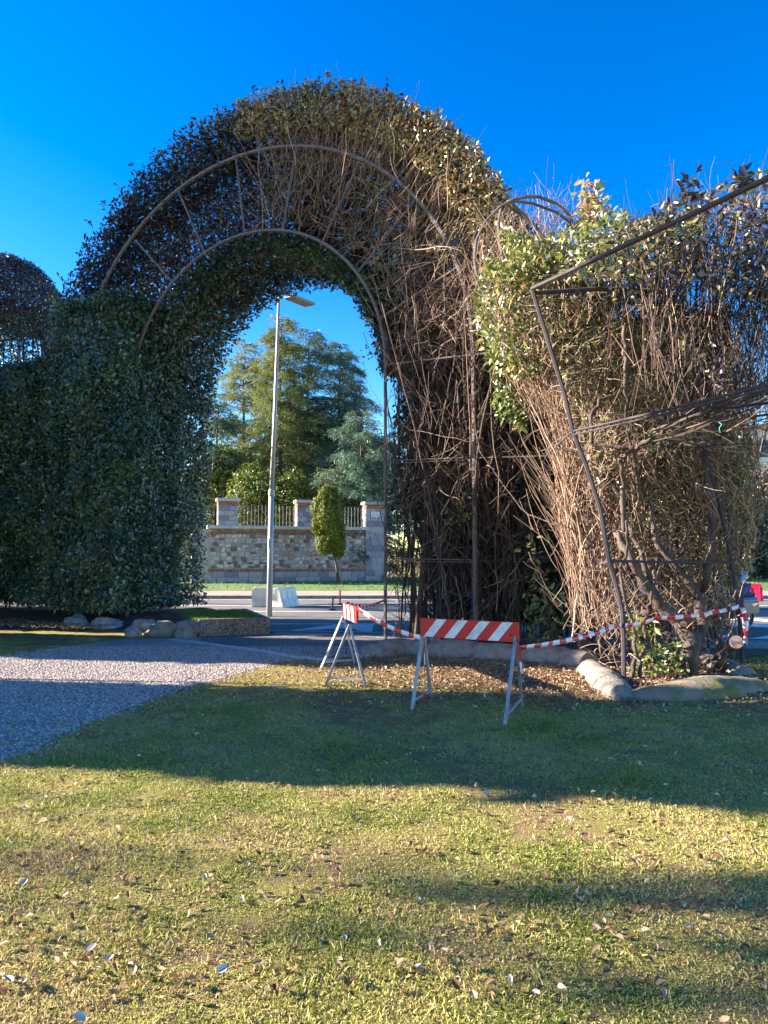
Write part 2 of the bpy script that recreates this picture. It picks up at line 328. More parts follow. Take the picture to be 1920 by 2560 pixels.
sheet('hatched_marking', [gd(*p)[:2] for p in [(712, 1580), (840, 1563), (935, 1563), (930, 1581), (905, 1582), (880, 1572)]], .022, M['oldpaint'], parent=mk)
for q in ([(1868, 1600), (1935, 1590), (1990, 1592), (1990, 1601)], [(1640, 1545), (1880, 1547), (1990, 1560), (1990, 1565), (1880, 1553), (1640, 1551)], [(1350, 1497), (1480, 1497), (1500, 1527), (1340, 1527)], [(1700, 1556), (1990, 1568), (1990, 1574), (1700, 1564)]):
    sheet('arrow_marking', [gd(*p)[:2] for p in q], .026, M['paint'], parent=mk)
# far kerb, pavement, verge
fk = empty('far_kerb', kind='structure')
x = -30.0
while x < 45:
    bm = bmesh.new(); bbox(bm, x + .006, x + .994 * 1.0, 30.5, 30.68, 0, .15, .015); bm_obj('kerb_stone', bm, M['kerb'], fk); x += 1.0
sheet('far_pavement', [(-60, 30.68), (90, 30.68), (90, 35.2), (-60, 35.2)], .14, M['pave'])
def WY(x): return 43.8 + .32 * x           # front of the garden wall
gx = np.linspace(-40, 60, 90); gv = []
for t in np.linspace(0, 1, 14):
    for xx in gx:
        y0, y1 = 35.2, max(WY(xx), 38) + 3; yy = y0 + (y1 - y0) * t
        gv.append((xx, yy, .145 + .22 * min(1, (yy - 35.2) / 6.0) + .02 * math.sin(xx * 1.7 + yy) * min(1, t * 8)))
gf = [(j * 90 + i, j * 90 + i + 1, (j + 1) * 90 + i + 1, (j + 1) * 90 + i) for j in range(13) for i in range(89)]
M['vergesoil'] = noisy('verge_soil', [(.3, (.05, .11, .02)), (.55, (.10, .18, .03)), (.72, (.22, .2, .06))], 1.4, .95, 0, .8, .03, coord='Position')
mesh_np('far_verge', gv, gf, M['vergesoil'], kind='structure', smooth=True)

# ------------------------------------------------------------------ garden wall beyond the road
UX = unit([1, .32, 0]); wall_rot = math.atan(.32)
def wallthing(name, x, **k): return empty(name, (x, WY(x), 0), wall_rot, **k)
gw = wallthing('garden_wall', -10.5, label='long rubble stone garden wall with brick bands and pale coping across the road', cat='wall')
WL = 11.2                                    # length along the wall from its origin
def wl(px):                                  # photo column -> distance along wall
    k = (px - 960) / FPX; X = 43.8 * k / (1 - .32 * k); return (X + 10.5) * math.hypot(1, .32)
bm = bmesh.new(); bbox(bm, 0, WL, .10, .55, .2, 3.28); bm_obj('wall_core', bm, M['mortar'], gw)
def stone_mesh(seed, mats):
    r = random.Random(seed); bm = bmesh.new(); n = r.choice([6, 7, 8]); a0 = r.random() * 6
    out, inn = [], []
    for i in range(n):
        a = a0 + i * 2 * math.pi / n + r.uniform(-.22, .22); q = r.uniform(.49, .60); cx, cz = max(-.5, min(.5, q * math.cos(a) * 1.12)), max(-.5, min(.5, q * math.sin(a) * 1.12))
        out.append(bm.verts.new((cx, 0, cz))); inn.append(bm.verts.new((cx * .82, -.6 - r.uniform(0, .4), cz * .8)))
    c = bm.verts.new((0, -1.0, 0))
    for i in range(n):
        j = (i + 1) % n; bm.faces.new((out[i], out[j], inn[j], inn[i])); bm.faces.new((inn[i], inn[j], c))
    bmesh.ops.recalc_face_normals(bm, faces=bm.faces[:]); me = bpy.data.meshes.new('rubble'); bm.to_mesh(me); bm.free(); me.materials.append(mats); return me
smesh = [stone_mesh(i, M['stone%d' % (i % 5)]) for i in range(20)]
def put(name, me, parent, loc, sc=(1, 1, 1), rot=(0, 0, 0)):
    o = bpy.data.objects.new(name, me); COL.objects.link(o); o.parent = parent; o.location = loc; o.scale = sc; o.rotation_euler = rot; return o
random.seed(3)
z = 1.14; 
while z < 3.0:
    h = random.uniform(.20, .30); h = min(h, 3.04 - z); x = random.uniform(-.3, 0) + 1.2
    if h < .12: break
    while x < 9.75:
        w = random.uniform(.17, .42)
        if random.random() < .14:
            for q in (0, 1): put('rubble_stone', random.choice(smesh), gw, (x + w / 2, .10, z + h * (.25 + .5 * q)), (w * .95, .045, h * .5), (0, random.uniform(-.1, .1), 0))
        else: put('rubble_stone', random.choice(smesh), gw, (x + w / 2 + random.uniform(-.02, .02), .10, z + h / 2 + random.uniform(-.04, .04)), (w * .96, random.uniform(.05, .11), h * random.uniform(.85, 1.02)), (0, random.uniform(-.2, .2), 0))
        x += w
    z += h
def box_mesh(name, mat, bev=.06, sub=None):
    bm = bmesh.new(); bbox(bm, -.5, .5, -1, 0, -.5, .5, bev); bmesh.ops.recalc_face_normals(bm, faces=bm.faces[:])
    me = bpy.data.meshes.new(name); bm.to_mesh(me); bm.free(); me.materials.append(mat); return me
bl = [box_mesh('cut_stone', M['block%d' % i]) for i in range(4)]; br = [box_mesh('brick', M['brick%d' % i], .04) for i in range(3)]
for row in range(2):
    x = .9 + row * .25
    while x < WL - .1:
        w = random.uniform(.45, .8); w = min(w, WL - x)
        put('plinth_stone', random.choice(bl), gw, (x + w / 2, .10, .44 + row * .37), (w - .025, random.uniform(.05, .075), .35)); x += w
x = .9                                         # upright brick band on the plinth, joined: each brick is a few pixels
V, F, mi = [], [], []
cube = np.array([(-.5, -1, -.5), (.5, -1, -.5), (.5, 0, -.5), (-.5, 0, -.5), (-.5, -1, .5), (.5, -1, .5), (.5, 0, .5), (-.5, 0, .5)]); cf = np.array([(0, 1, 5, 4), (1, 2, 6, 5), (2, 3, 7, 6), (3, 0, 4, 7), (4, 5, 6, 7), (3, 2, 1, 0)])
def addb(c, s, m):
    F.append(cf + 8 * len(V)); V.append(cube * np.array(s) + np.array(c)); mi.extend([m] * 6)
while x < WL:
    addb((x + .05, .10, 1.02), (.088, random.uniform(.07, .09), .16), random.randrange(3)); x += .1
x = .9
while x < 10.0:                                # corbel of dentils under the coping
    addb((x + .04, .10, 3.10), (.075, .10, .13), random.randrange(3)); x += .13
for k in range(2):
    x = .9 + k * .12
    while x < 9.95: addb((x + .12, .10, 3.195 + k * .065 - .0), (.235, .13 + k * .02, .058), random.randrange(3)); x += .25
mesh_np('brick_band', np.concatenate(V), np.concatenate(F), [M['brick%d' % i] for i in range(3)], gw, fmat=mi, kind='stuff')
x = .8
while x < 9.9:
    w = min(1.25, 10.05 - x); bm = bmesh.new(); bbox(bm, x + .005, x + w - .005, -.10, .62, 3.335, 3.52, .02); bm_obj('coping_slab', bm, M['cap'], gw); x += w
def pier(px, w, z0, ztop, lab, sign=False):
    xx = wl(px) - 0; p = wallthing('wall_pier', 0, label=lab, cat='pillar', group='piers along the garden wall')
    X = -10.5 + xx / math.hypot(1, .32); p.location = (X, WY(X), 0)
    bm = bmesh.new(); bbox(bm, -w / 2 + .03, w / 2 - .03, -.0, .58, z0, ztop - .1); bm_obj('pier_core', bm, M['mortar'], p)
    z = z0; k = 0
    while z < ztop - .50:
        h = .27 if z0 > 1 else .36; n = 2; e = random.uniform(-.12, .12)
        cut = [-w / 2, e, w / 2] if k % 2 else [-w / 2, -w / 2 + .35, w / 2 - .2, w / 2]
        for a, b in zip(cut, cut[1:]): put('cut_stone', random.choice(bl), p, ((a + b) / 2, .02, z + h / 2), (b - a - .015, .08, h - .018))
        put('side_stone', random.choice(bl), p, (-w / 2 + .03, .32, z + h / 2), (.52, .05, h - .02), (0, 0, -math.pi / 2))
        z += h; k += 1
    while z < ztop - .16:
        x = -w / 2 - (k % 2) * .12
        while x < w / 2 - .05:
            a, b = max(x, -w / 2), min(x + .245, w / 2); put('brick', random.choice(br), p, ((a + b) / 2, .02, z + .035), (b - a - .012, .09, .062)); x += .25
        put('brick', random.choice(br), p, (-w / 2 + .03, .32, z + .035), (.52, .06, .06), (0, 0, -math.pi / 2))
        z += .072; k += 1
    bm = bmesh.new(); bbox(bm, -w / 2 - .10, w / 2 + .10, -.15, .68, ztop - .13, ztop + .04, .02); bm_obj('pier_cap', bm, M['cap'], p)
    return p
pier(570, 1.1, 3.52, 5.0, 'stone pier with brick top and pale cap, leftmost on the wall')
pier(766, 1.1, 3.52, 5.0, 'stone pier with brick top and pale cap behind the clipped roadside shrub')
rp = pier(938, 1.2, .3, 5.0, 'tall gate pier reaching the grass, with a white name plate near its top')
bm = bmesh.new(); bbox(bm, -.30, .30, -.10, -.075, 4.1, 4.46, .004); bm_obj('name_plate', bm, M['white'], rp)
bm = bmesh.new(); bbox(bm, -.33, .33, -.078, -.064, 4.07, 4.49, .004); bm_obj('plate_frame', bm, M['black'], rp)
V, F, mi = [], [], []                            # worn lettering, unreadable at this distance
for k in range(9):
    if k == 4: continue
    addb((-.22 + k * .055, -.10, 4.20), (.012, .003, .07), 0); addb((-.205 + k * .055, -.10, 4.20 + .02 * (k % 3 - 1)), (.02, .003, .014), 0)
mesh_np('plate_lettering', np.concatenate(V), np.concatenate(F), M['ink'], rp, kind='stuff')
bm = bmesh.new(); tube(bm, [(.1, .2, 5.0), (.12, .2, 5.65)], .02, 5); tube(bm, [(.35, .2, 5.0), (.12, .2, 5.65)], .02, 5); tube(bm, [(.22, .3, 5.0), (.12, .2, 5.65)], .02, 5); bm_obj('lamp_bracket', bm, M['galv'], rp)
def railing(pa, pb, lab):
    a, b = wl(pa), wl(pb); X = -10.5 + a / math.hypot(1, .32); p = wallthing('iron_railing', 0, label=lab, cat='railing', group='railings between the piers'); p.location = (X, WY(X), 0); L = b - a
    for z in (3.72, 4.45):
        bm = bmesh.new(); bbox(bm, 0, L, .30, .33, z, z + .035); bm_obj('rail', bm, M['iron'], p)
    bm = bmesh.new(); tube(bm, [(0, 0, 0), (0, 0, 1.12), (0, 0, 1.2)], [.009, .009, .002], 6); me = bpy.data.meshes.new('bar'); bm.to_mesh(me); bm.free(); me.materials.append(M['oldpaint'])
    x = .12
    while x < L: put('bar', me, p, (x, .29, 3.52)); x += .2
railing(597, 741, 'iron railing on the wall between the left pier and the middle pier')
railing(793, 912, 'iron railing on the wall between the clipped shrub and the gate pier')
# low wall further right
lw = empty('low_stone_wall', (13, WY(13), 0), wall_rot, label='low rubble stone wall under dark hedge at the far right', cat='wall')
bm = bmesh.new(); bbox(bm, -11, 24, .05, .4, .1, 1.45); bm_obj('wall_core', bm, M['mortar'], lw)
z = .35
while z < 1.4:
    x = 9.0
    while x < 16: 
        w = random.uniform(.3, .6); put('rubble_stone', random.choice(smesh), lw, (x + w / 2, .05, z + .13), (w, .05, .27), (0, random.uniform(-.2, .2), 0)); x += w
    z += .26

# ------------------------------------------------------------------ trees beyond the wall
def conifer(px, ytop, Y, W_, mat, lab, z0=.3, dens=1.0, grp='tall cedars behind the garden wall'):
    top = at(px, ytop, Y); H = top[2] - z0; root = np.array([top[0], Y, z0])
    t = empty('cedar_tree', tuple(root), label=lab, cat='tree', group=grp)
    bm = bmesh.new(); K = 12
    tube(bm, [(math.sin(k * 1.3) * .08 * k / K, 0, H * k / (K - 1) * .97) for k in range(K)], [.32 * (1 - k / (K - 1)) ** 1.1 + .012 for k in range(K)], 9); bm_obj('trunk', bm, M['stem'], t, smooth=True)
    nb = int(230 * dens); h = H * (.08 + .90 * rng.random(nb)); az = rng.uniform(0, 6.283, nb)
    prof = np.clip((H - h) / H, 0, 1); ln_ = (.35 + W_ * .5 * prof ** .62) * rng.uniform(.5, 1.2, nb)
    P = np.stack([0 * h, 0 * h, h], 1); D = np.stack([np.cos(az), np.sin(az), rng.uniform(.2, .75, nb)], 1)
    br_ = walk(P, D, ln_ * 1.12, 9, .10, -.10)
    veg('branch_wood', twigs(br_, .045, .010, rng.random(nb) * .3), M['twig'], t)
    ns = np.maximum(8, (ln_ * 20)).astype(int); idx = np.repeat(np.arange(nb), ns); m_ = len(idx); u = .6 + 7.3 * rng.random(m_) ** .8; i0 = np.clip(u.astype(int), 0, 7); fr = (u - i0)[:, None]
    sp = br_[idx, i0] * (1 - fr) + br_[idx, i0 + 1] * fr; dirb = unit(br_[idx, i0 + 1] - br_[idx, i0])
    side = unit(np.cross(dirb, [0, 0, 1])) * rng.choice([-1, 1], m_)[:, None]
    sprays = walk(sp, dirb * .8 + side * rng.uniform(.2, 1.0, (m_, 1)), rng.uniform(.25, .8, m_), 4, .12, -.30)
    L = []; clump = fbm(sp, .55, int(px)) * .18
    for k in range(1, 4):
        for q in range(2):
            pp = sprays[:, k] + rng.normal(0, .06, (m_, 3)); dd = unit(sprays[:, k] - sprays[:, k - 1]) + np.array([0, 0, -.3])
            L.append(leaves(pp, np.tile([0, 0, 1.0], (len(pp), 1)), .28, .20, spread=.5, direction=dd * 2.4, tint=np.clip(rng.normal(.5, .16, m_) + clump, 0, 1)))
    veg('crown', L, mat, t); return t
conifer(703, 780, 52, 7.5, M['cedar'], 'tallest yellow-green cedar, right of the lamp post', dens=1.2)
conifer(612, 835, 57, 8.5, M['cedar'], 'slimmer green cedar behind the upper lamp post, left of the tallest', dens=.9)
conifer(772, 812, 54, 8.0, M['bluecedar'], 'bluish cedar just right of the tallest one, a little lower', dens=1.0)
conifer(850, 850, 56, 10, M['bluecedar'], 'dark blue-green cedar between the tallest cedar and the iron arch', dens=1.1)
conifer(905, 1030, 47, 8, M['bluecedar'], 'low spreading blue cedar behind the gate pier', dens=.9)
conifer(545, 1000, 50, 6.5, M['bluecedar'], 'small blue cedar half hidden by the left hedge edge', dens=.7)
def shrub(name, c, rad, n, mat, lab, cat, leaf=.16, grp=None, trunk=True, wr=.55):
    c = np.array(c, float); rad = np.array(rad, float)
    t = empty(name, (c[0], c[1], 0), label=lab, cat=cat, group=grp); o = np.array([c[0], c[1], 0])
    d = unit(rng.normal(0, 1, (n, 3))); rr = rng.random(n) ** .35; lump = 1 + .28 * fbm(d * 3, 1.2, int(abs(c[0] * 7)) + 3)
    P = c - o + d * rad * (rr * lump)[:, None]; P = P[P[:, 2] > .02]; d = d[:len(P)]
    veg('crown', leaves(P, unit(P - (c - o)) + [0, 0, .4], leaf, wr, spread=.7), mat, t)
    if trunk:
        k = 12; st = walk(np.tile([0, 0, 0.0], (k, 1)) + rng.normal(0, .08, (k, 3)) * [1, 1, 0], np.tile([0, 0, 1.0], (k, 1)) + rng.normal(0, .25, (k, 3)), c[2] + rad[2] * .6, 7, .1)
        veg('trunk', twigs(st, .05, .015, rng.random(k) * .3), M['twig'], t)
    return t
shrub('garden_shrub', at(640, 1255, 46.5), (1.9, 1.3, 2.3), 9000, M['shrub'], 'yellow-green leafy shrub above the wall, left of the lamp post', 'shrub', .2)
shrub('garden_shrub', at(728, 1265, 46), (1.5, 1.2, 2.2), 7000, M['shrub'], 'loose olive shrub above the wall, right of the lamp post', 'shrub', .18)
shrub('garden_shrub', at(860, 1265, 47), (2.4, 1.3, 2.6), 9000, M['cedar'], 'dark shrub behind the railing beside the gate pier', 'shrub', .2)
shrub('garden_shrub', at(560, 1190, 49), (2.2, 1.3, 2.0), 7000, M['shrub'], 'dark leafy shrub behind the leftmost pier', 'shrub', .2)
shrub('garden_shrub', at(790, 1200, 58), (7.5, 1.5, 5.2), 26000, M['cedar'], 'broad dark evergreen thicket filling in below the cedars', 'shrub', .32)
shrub('roadside_hedge', at(1905, 1350, 50), (7, 1.5, 3.0), 16000, M['hedge'], 'dark hedge over the low stone wall at the right edge', 'hedge', .25)
shrub('roadside_hedge', at(1500, 1370, 47), (9, 1.5, 2.6), 16000, M['hedge'], 'dark hedge across the road seen through the bare twigs', 'hedge', .25)
shrub('autumn_shrub', at(1885, 1235, 54), (2.4, 1.2, 2.2), 5000, M['litter'], 'orange autumn shrub in front of the pale house at right', 'shrub', .28)
# clipped thuja by the wall
th = empty('clipped_shrub', tuple(at(846, 1457, 39.6)), label='yellow-green clipped shrub tree on a thin leaning trunk before the garden wall', cat='tree'); to = np.array(th.location); YT = to[1]
lobes = [((822, 1285), (38, 62)), ((836, 1330), (26, 50)), ((800, 1275), (24, 34)), ((812, 1362), (26, 28)), ((848, 1360), (16, 40)), ((815, 1240), (20, 26)), ((832, 1236), (14, 20)), ((795, 1310), (16, 30))]
L = []
for (cx, cy), (rx, ry) in lobes:
    c = at(cx, cy, YT) - to; s = YT / FPX; n = int(rx * ry * 4.4); d = unit(rng.normal(0, 1, (n, 3))); P = c + d * np.array([rx * s, rx * s * .9, ry * s]) * (rng.random(n) ** .3 * (1 + .15 * fbm(d * 4, 1.5, cx)))[:, None]
    L.append(leaves(P, unit(P - c) + [0, 0, .3], .13, .45, up=np.array([0, 0, 1.5]), spread=.5, tint=np.clip(rng.normal(.5, .25, n), 0, 1)))
veg('crown', L, M['thuja'], th)
bm = bmesh.new(); tube(bm, [(0, 0, 0), tuple(at(842, 1420, YT) - to), tuple(at(834, 1385, YT) - to), tuple(at(830, 1330, YT) - to)], [.10, .07, .06, .04], 7); bm_obj('trunk', bm, M['stem'], th, smooth=True)

# ------------------------------------------------------------------ tiled house, pale house
hb = at(560, 1200, 62); house = empty('tiled_house', (hb[0], hb[1], 0), R(10), label='house with ribbed clay tile roof behind the garden trees', cat='house')
bm = bmesh.new(); bbox(bm, -6, 6.2, .4, 8, 0, 7.6); bm_obj('wall', bm, M['render'], house)
rf = empty('roof'); rf.parent = house
bm = bmesh.new(); prism(bm, [(-.3, 7.35), (4.2, 9.6), (8.7, 7.35), (8.7, 7.2), (4.2, 9.4), (-.3, 7.2)], -6.4, 6.6); bm_obj('roof_slab', bm, M['tiledark'], rf)
bm = bmesh.new(); x = -6.3
while x < 6.5: tube(bm, [(x, -.42, 7.40), (x, 4.2, 9.70)], .085, 6); x += .27
bm_obj('tile_rows', bm, M['tile'], rf, kind='stuff', smooth=True)
for wx in (-3.5, 0, 3.5):
    bm = bmesh.new(); bbox(bm, wx - .5, wx + .5, .34, .42, 4.2, 5.7); f_ = bm_obj('window', bm, M['glass'], house)
    for sx in (-1, 1):
        bm = bmesh.new(); bbox(bm, wx + sx * .78 - .26, wx + sx * .78 + .26, .30, .37, 4.15, 5.75, .01); bm_obj('shutter', bm, M['shutter'], f_)
pb = at(1945, 1200, 70); ph = empty('pale_house', (pb[0], pb[1], 0), R(-5), label='pale rendered building beyond the road at the right edge', cat='building')
bm = bmesh.new(); bbox(bm, -3.4, 12, 0, 9, 0, 14.2); bm_obj('wall', bm, M['render'], ph)
bm = bmesh.new(); bbox(bm, -3.8, 12.4, -.4, 9.4, 14.2, 14.5, .03); bm_obj('roof', bm, M['tile'], ph)
for zz in (2, 5.2, 8.4, 11.4):
    for xx in (-1.2, 2.4, 6.0, 9.6):
        bm = bmesh.new(); bbox(bm, xx - .55, xx + .55, -.03, .05, zz, zz + 1.6); w_ = bm_obj('window', bm, M['glass'], ph)
        for sx in (-1, 1):
            bm = bmesh.new(); bbox(bm, xx + sx * .84 - .26, xx + sx * .84 + .26, -.08, -.002, zz - .03, zz + 1.63, .01); bm_obj('shutter', bm, M['shutter'], w_)

# ------------------------------------------------------------------ lamp post, signpost
lp = empty('street_lamp', (-3.22, 20.9, 0), label='tall grey street lamp seen through the hedge arch', cat='street lamp')
bm = bmesh.new(); tube(bm, [(0, 0, 0), (.03, 0, 3.45)], [.082, .076], 14); bm_obj('lower_pole', bm, M['pole'], lp, smooth=True)
bm = bmesh.new(); tube(bm, [(.03, 0, 3.4), (.03, 0, 3.44), (.03, 0, 3.56), (.03, 0, 3.6)], [.078, .09, .09, .07], 14); bm_obj('collar', bm, M['pole'], lp, smooth=True)
bm = bmesh.new(); tube(bm, [(.03, 0, 3.5), (.10, 0, 5.6), (.19, 0, 9.3)], [.068, .056, .036], 14); bm_obj('upper_pole', bm, M['pole'], lp, smooth=True)
bm = bmesh.new(); tube(bm, [(.19, 0, 9.25), (.22, .06, 9.36), (.50, .50, 9.38)], .03, 8); bm_obj('arm', bm, M['pole'], lp, smooth=True)
Mh = Matrix.Translation((.70, .86, 9.36)) @ Matrix.Rotation(R(60), 4, 'Z') @ Matrix.Rotation(R(-4), 4, 'Y')
bm = bmesh.new(); bbox(bm, -.55, .55, -.20, .20, -.03, .05, .025, Mh); bm_obj('lamp_head', bm, M['galv'], lp)
bm = bmesh.new(); bbox(bm, -.45, .49, -.17, .17, -.045, -.028, .004, Mh); bm_obj('lens', bm, M['lens'], lp)
bm = bmesh.new(); bbox(bm, -.03, .07, -.102, -.096, 1.9, 2.2, .002); bm_obj('sticker', bm, M['white'], lp)
sp_ = at(1852, 1600, 17.5); sg = empty('sign_post', (sp_[0], sp_[1], 0), label='thin white metal post behind the right corner of the frame', cat='post')
bm = bmesh.new(); tube(bm, [(0, 0, 0), (0, 0, 2.9)], .03, 10); bm_obj('pole', bm, M['white'], sg, smooth=True)
bm = bmesh.new(); bbox(bm, -.14, .09, -.05, .05, .75, .84, .01); bm_obj('clamp', bm, M['black'], sg)

# ------------------------------------------------------------------ plastic road barriers, delineators
def plastic_barrier(loc, rz, mat, lab, grp):
    t = empty('plastic_barrier', loc, rz, label=lab, cat='road barrier', group=grp)
    bm = bmesh.new(); prof = [(-.24, 0), (.24, 0), (.24, .12), (.13, .30), (.10, .62), (-.10, .62), (-.13, .30), (-.24, .12)]
    prism(bm, prof, -.48, .48)
    for e in [e for e in bm.edges]: pass
    bmesh.ops.bevel(bm, geom=bm.edges[:], offset=.02, segments=2, affect='EDGES'); bm_obj('body', bm, mat, t, smooth=False)
    for s in (-.32, 0, .32):
        bm = bmesh.new(); prism(bm, [(-.255, .02), (-.255, .13), (-.155, .30), (-.13, .55), (-.10, .55), (-.12, .3), (-.2, .1)], s - .07, s + .07); bm_obj('rib', bm, mat, t)
    bm = bmesh.new(); bbox(bm, -.42, .42, -.115, .115, .60, .66, .02); bm_obj('top_ridge', bm, mat, t)
    bm = bmesh.new(); tube(bm, [(.2, 0, .655), (.2, 0, .69)], .05, 10); bm_obj('filler_cap', bm, mat, t)
    return t
p = gd(665, 1518); plastic_barrier((p[0], p[1], .02), R(8), M['milk'], 'milky white plastic barrier right behind the lamp post', 'white plastic road barriers')
p = gd(700, 1519); plastic_barrier((p[0] + .15, p[1] + .2, .02), R(62), M['milk'], 'milky white plastic barrier just right of the lamp post, end on', 'white plastic road barriers')
p = gd(1872, 1503); plastic_barrier((p[0], p[1], .02), R(-20), M['redplastic'], 'red plastic barrier on the road right of the frame corner', 'red plastic road barriers')
p = gd(1835, 1500); plastic_barrier((p[0] - .3, p[1] + .5, .02), R(15), M['redplastic'], 'red plastic barrier partly behind the right frame post', 'red plastic road barriers')
p = at(1575, 1580, 16.6); plastic_barrier((p[0], 16.6, .02), R(-12), M['redplastic'], 'red plastic barrier glimpsed behind the bent low branch', 'red plastic road barriers')
for px, py, h, le, lab in ((830, 1527, .42, .04, 'short leaning dark marker post on the road, the nearer one'), (850, 1513, .50, 0, 'short red marker post on the road, the farther one')):
    p = gd(px, py); t = empty('marker_post', (p[0], p[1], .022), label=lab, cat='marker post', group='marker posts on the road')
    bm = bmesh.new(); tube(bm, [(0, 0, 0), (0, 0, .03), (0, 0, .05)], [.12, .11, .04], 10); bm_obj('base', bm, M['black'], t)
    bm = bmesh.new(); tube(bm, [(0, 0, .03), (le, 0, h)], .03, 8); bm_obj('stake', bm, M['red'] if le == 0 else M['stem'], t)

# ------------------------------------------------------------------ white car glimpsed through the hedge
cr = empty('parked_car', (7.3, 24.6, .02), 0, label='white hatchback on the road glimpsed through the dark hedge', cat='car')
prof = [(-2.0, .35), (-2.0, .78), (-1.75, .92), (-1.0, 1.0), (-.45, 1.42), (.9, 1.45), (1.65, 1.05), (1.95, .98), (2.0, .5), (1.95, .32)]
bm = bmesh.new(); n = len(prof)
rings = []
for y, ins in ((-.82, .10), (-.86, 0), (.86, 0), (.82, .10)):
    rings.append([bm.verts.new((x * (1 - ins * .15), y * (1 if z < 1.02 else .80), z - ins * (.1 if z > .5 else -.1))) for x, z in prof])
for a, b in zip(rings, rings[1:]):
    for i in range(n): bm.faces.new((a[i], a[(i + 1) % n], b[(i + 1) % n], b[i]))
bm.faces.new(rings[0]); bm.faces.new(rings[-1]); bm_obj('body', bm, M['carwhite'], cr)
bm = bmesh.new(); g_ = [(-.85, 1.03), (-.40, 1.36), (.35, 1.38), (.35, 1.03)]; prism(bm, [(0, 0)] * 0 or [(-.84, 1.03), (-.70, 1.36), (-.68, 1.36), (-.80, 1.03)], -.75, .3); bm_obj('window', bm, M['glass'], cr)
bm = bmesh.new(); prism(bm, [(-.84, 1.03), (-.70, 1.36), (-.68, 1.36), (-.80, 1.03)], .38, 1.25); bm_obj('window', bm, M['glass'], cr)
for wx in (-1.3, 1.3):
    for wy in (-.80, .80):
        bm = bmesh.new(); Mw = Matrix.Translation((wx, wy, .31)) @ Matrix.Rotation(R(90), 4, 'X'); bmesh.ops.create_cone(bm, cap_ends=True, segments=24, radius1=.31, radius2=.31, depth=.2, matrix=Mw); w_ = bm_obj('wheel', bm, M['black'], cr)
        bm = bmesh.new(); bmesh.ops.create_cone(bm, cap_ends=True, segments=16, radius1=.19, radius2=.19, depth=.215, matrix=Mw); bm_obj('rim', bm, M['chrome'], w_)
for sy in (-.7, .7):
    bm = bmesh.new(); bbox(bm, -2.02, -1.93, sy - .12, sy + .12, .62, .8, .01); bm_obj('tail_light', bm, M['red'], cr)

# ------------------------------------------------------------------ scooter and rider, mostly hidden by twigs
sc0 = gd(1815, 1578); yawS = R(38)
sct = empty('scooter', (sc0[0] + .35, sc0[1] + .35, .02), yawS, label='dark scooter with large wheels passing on the road at right', cat='scooter')
def Wm(x, z): return Matrix.Translation((x, 0, z)) @ Matrix.Rotation(R(90), 4, 'X')
def torus(bm, M_, R1, r, n=28, k=8):
    vs = [[bm.verts.new(M_ @ Vector(((R1 + r * math.cos(6.2832 * j / k)) * math.cos(6.2832 * i / n), (R1 + r * math.cos(6.2832 * j / k)) * math.sin(6.2832 * i / n), r * math.sin(6.2832 * j / k)))) for j in range(k)] for i in range(n)]
    for i in range(n):
        for j in range(k): bm.faces.new((vs[i][j], vs[(i + 1) % n][j], vs[(i + 1) % n][(j + 1) % k], vs[i][(j + 1) % k]))
for wx in (-.55, .65):
    bm = bmesh.new(); torus(bm, Wm(wx, .27), .215, .05); w_ = bm_obj('wheel', bm, M['black'], sct, smooth=True)
    bm = bmesh.new(); torus(bm, Wm(wx, .27), .17, .012, 24, 5)
    for k in range(5): a = k * 1.2566; tube(bm, [(wx, 0, .27), (wx + .17 * math.cos(a), 0, .27 + .17 * math.sin(a))], .014, 5)
    bm_obj('rim', bm, M['galv'], w_)
bm = bmesh.new(); tube(bm, [(-.55, .07, .27), (-.42, .05, .62), (-.34, 0, .98)], .022, 8); tube(bm, [(-.55, -.07, .27), (-.42, -.05, .62), (-.34, 0, .98)], .022, 8); bm_obj('fork', bm, M['galv'], sct)
bm = bmesh.new(); tube(bm, [(-.36, -.32, 1.02), (-.33, 0, 1.0), (-.36, .32, 1.02)], .016, 8); bm_obj('handlebar', bm, M['black'], sct)
bm = bmesh.new(); prism(bm, [(-.22, .3), (-.14, .8), (-.08, 1.02), (.08, 1.02), (.14, .8), (.22, .3)], -.40, -.30, Matrix.Rotation(R(0), 4, 'Z')); bmesh.ops.bevel(bm, geom=bm.edges[:], offset=.02, segments=2, affect='EDGES'); bm_obj('leg_shield', bm, M['navy'], sct)
bm = bmesh.new(); bbox(bm, -.35, .15, -.17, .17, .25, .33, .03); bm_obj('footboard', bm, M['navy'], sct)
bm = bmesh.new(); prism(bm, [(-.20, .33), (-.19, .62), (-.12, .74), (.12, .74), (.19, .62), (.20, .33)], .08, .86); bmesh.ops.bevel(bm, geom=bm.edges[:], offset=.03, segments=2, affect='EDGES'); bm_obj('body', bm, M['navy'], sct)
bm = bmesh.new(); bbox(bm, .05, .80, -.15, .15, .72, .82, .035); bm_obj('seat', bm, M['black'], sct)
bm = bmesh.new(); bmesh.ops.create_uvsphere(bm, u_segments=14, v_segments=8, radius=.08, matrix=Matrix.Translation((-.43, 0, .93))); bm_obj('headlight', bm, M['white'], sct, smooth=True)
bm = bmesh.new(); torus(bm, Matrix.Translation((-.55, 0, .27)) @ Matrix.Rotation(R(90), 4, 'X'), .27, .02, 20, 5); bm_obj('mudguard', bm, M['navy'], sct)
rd = empty('person', tuple(sct.location), yawS, label='person in pale blue jacket, blue jeans and white helmet riding the scooter', cat='person')
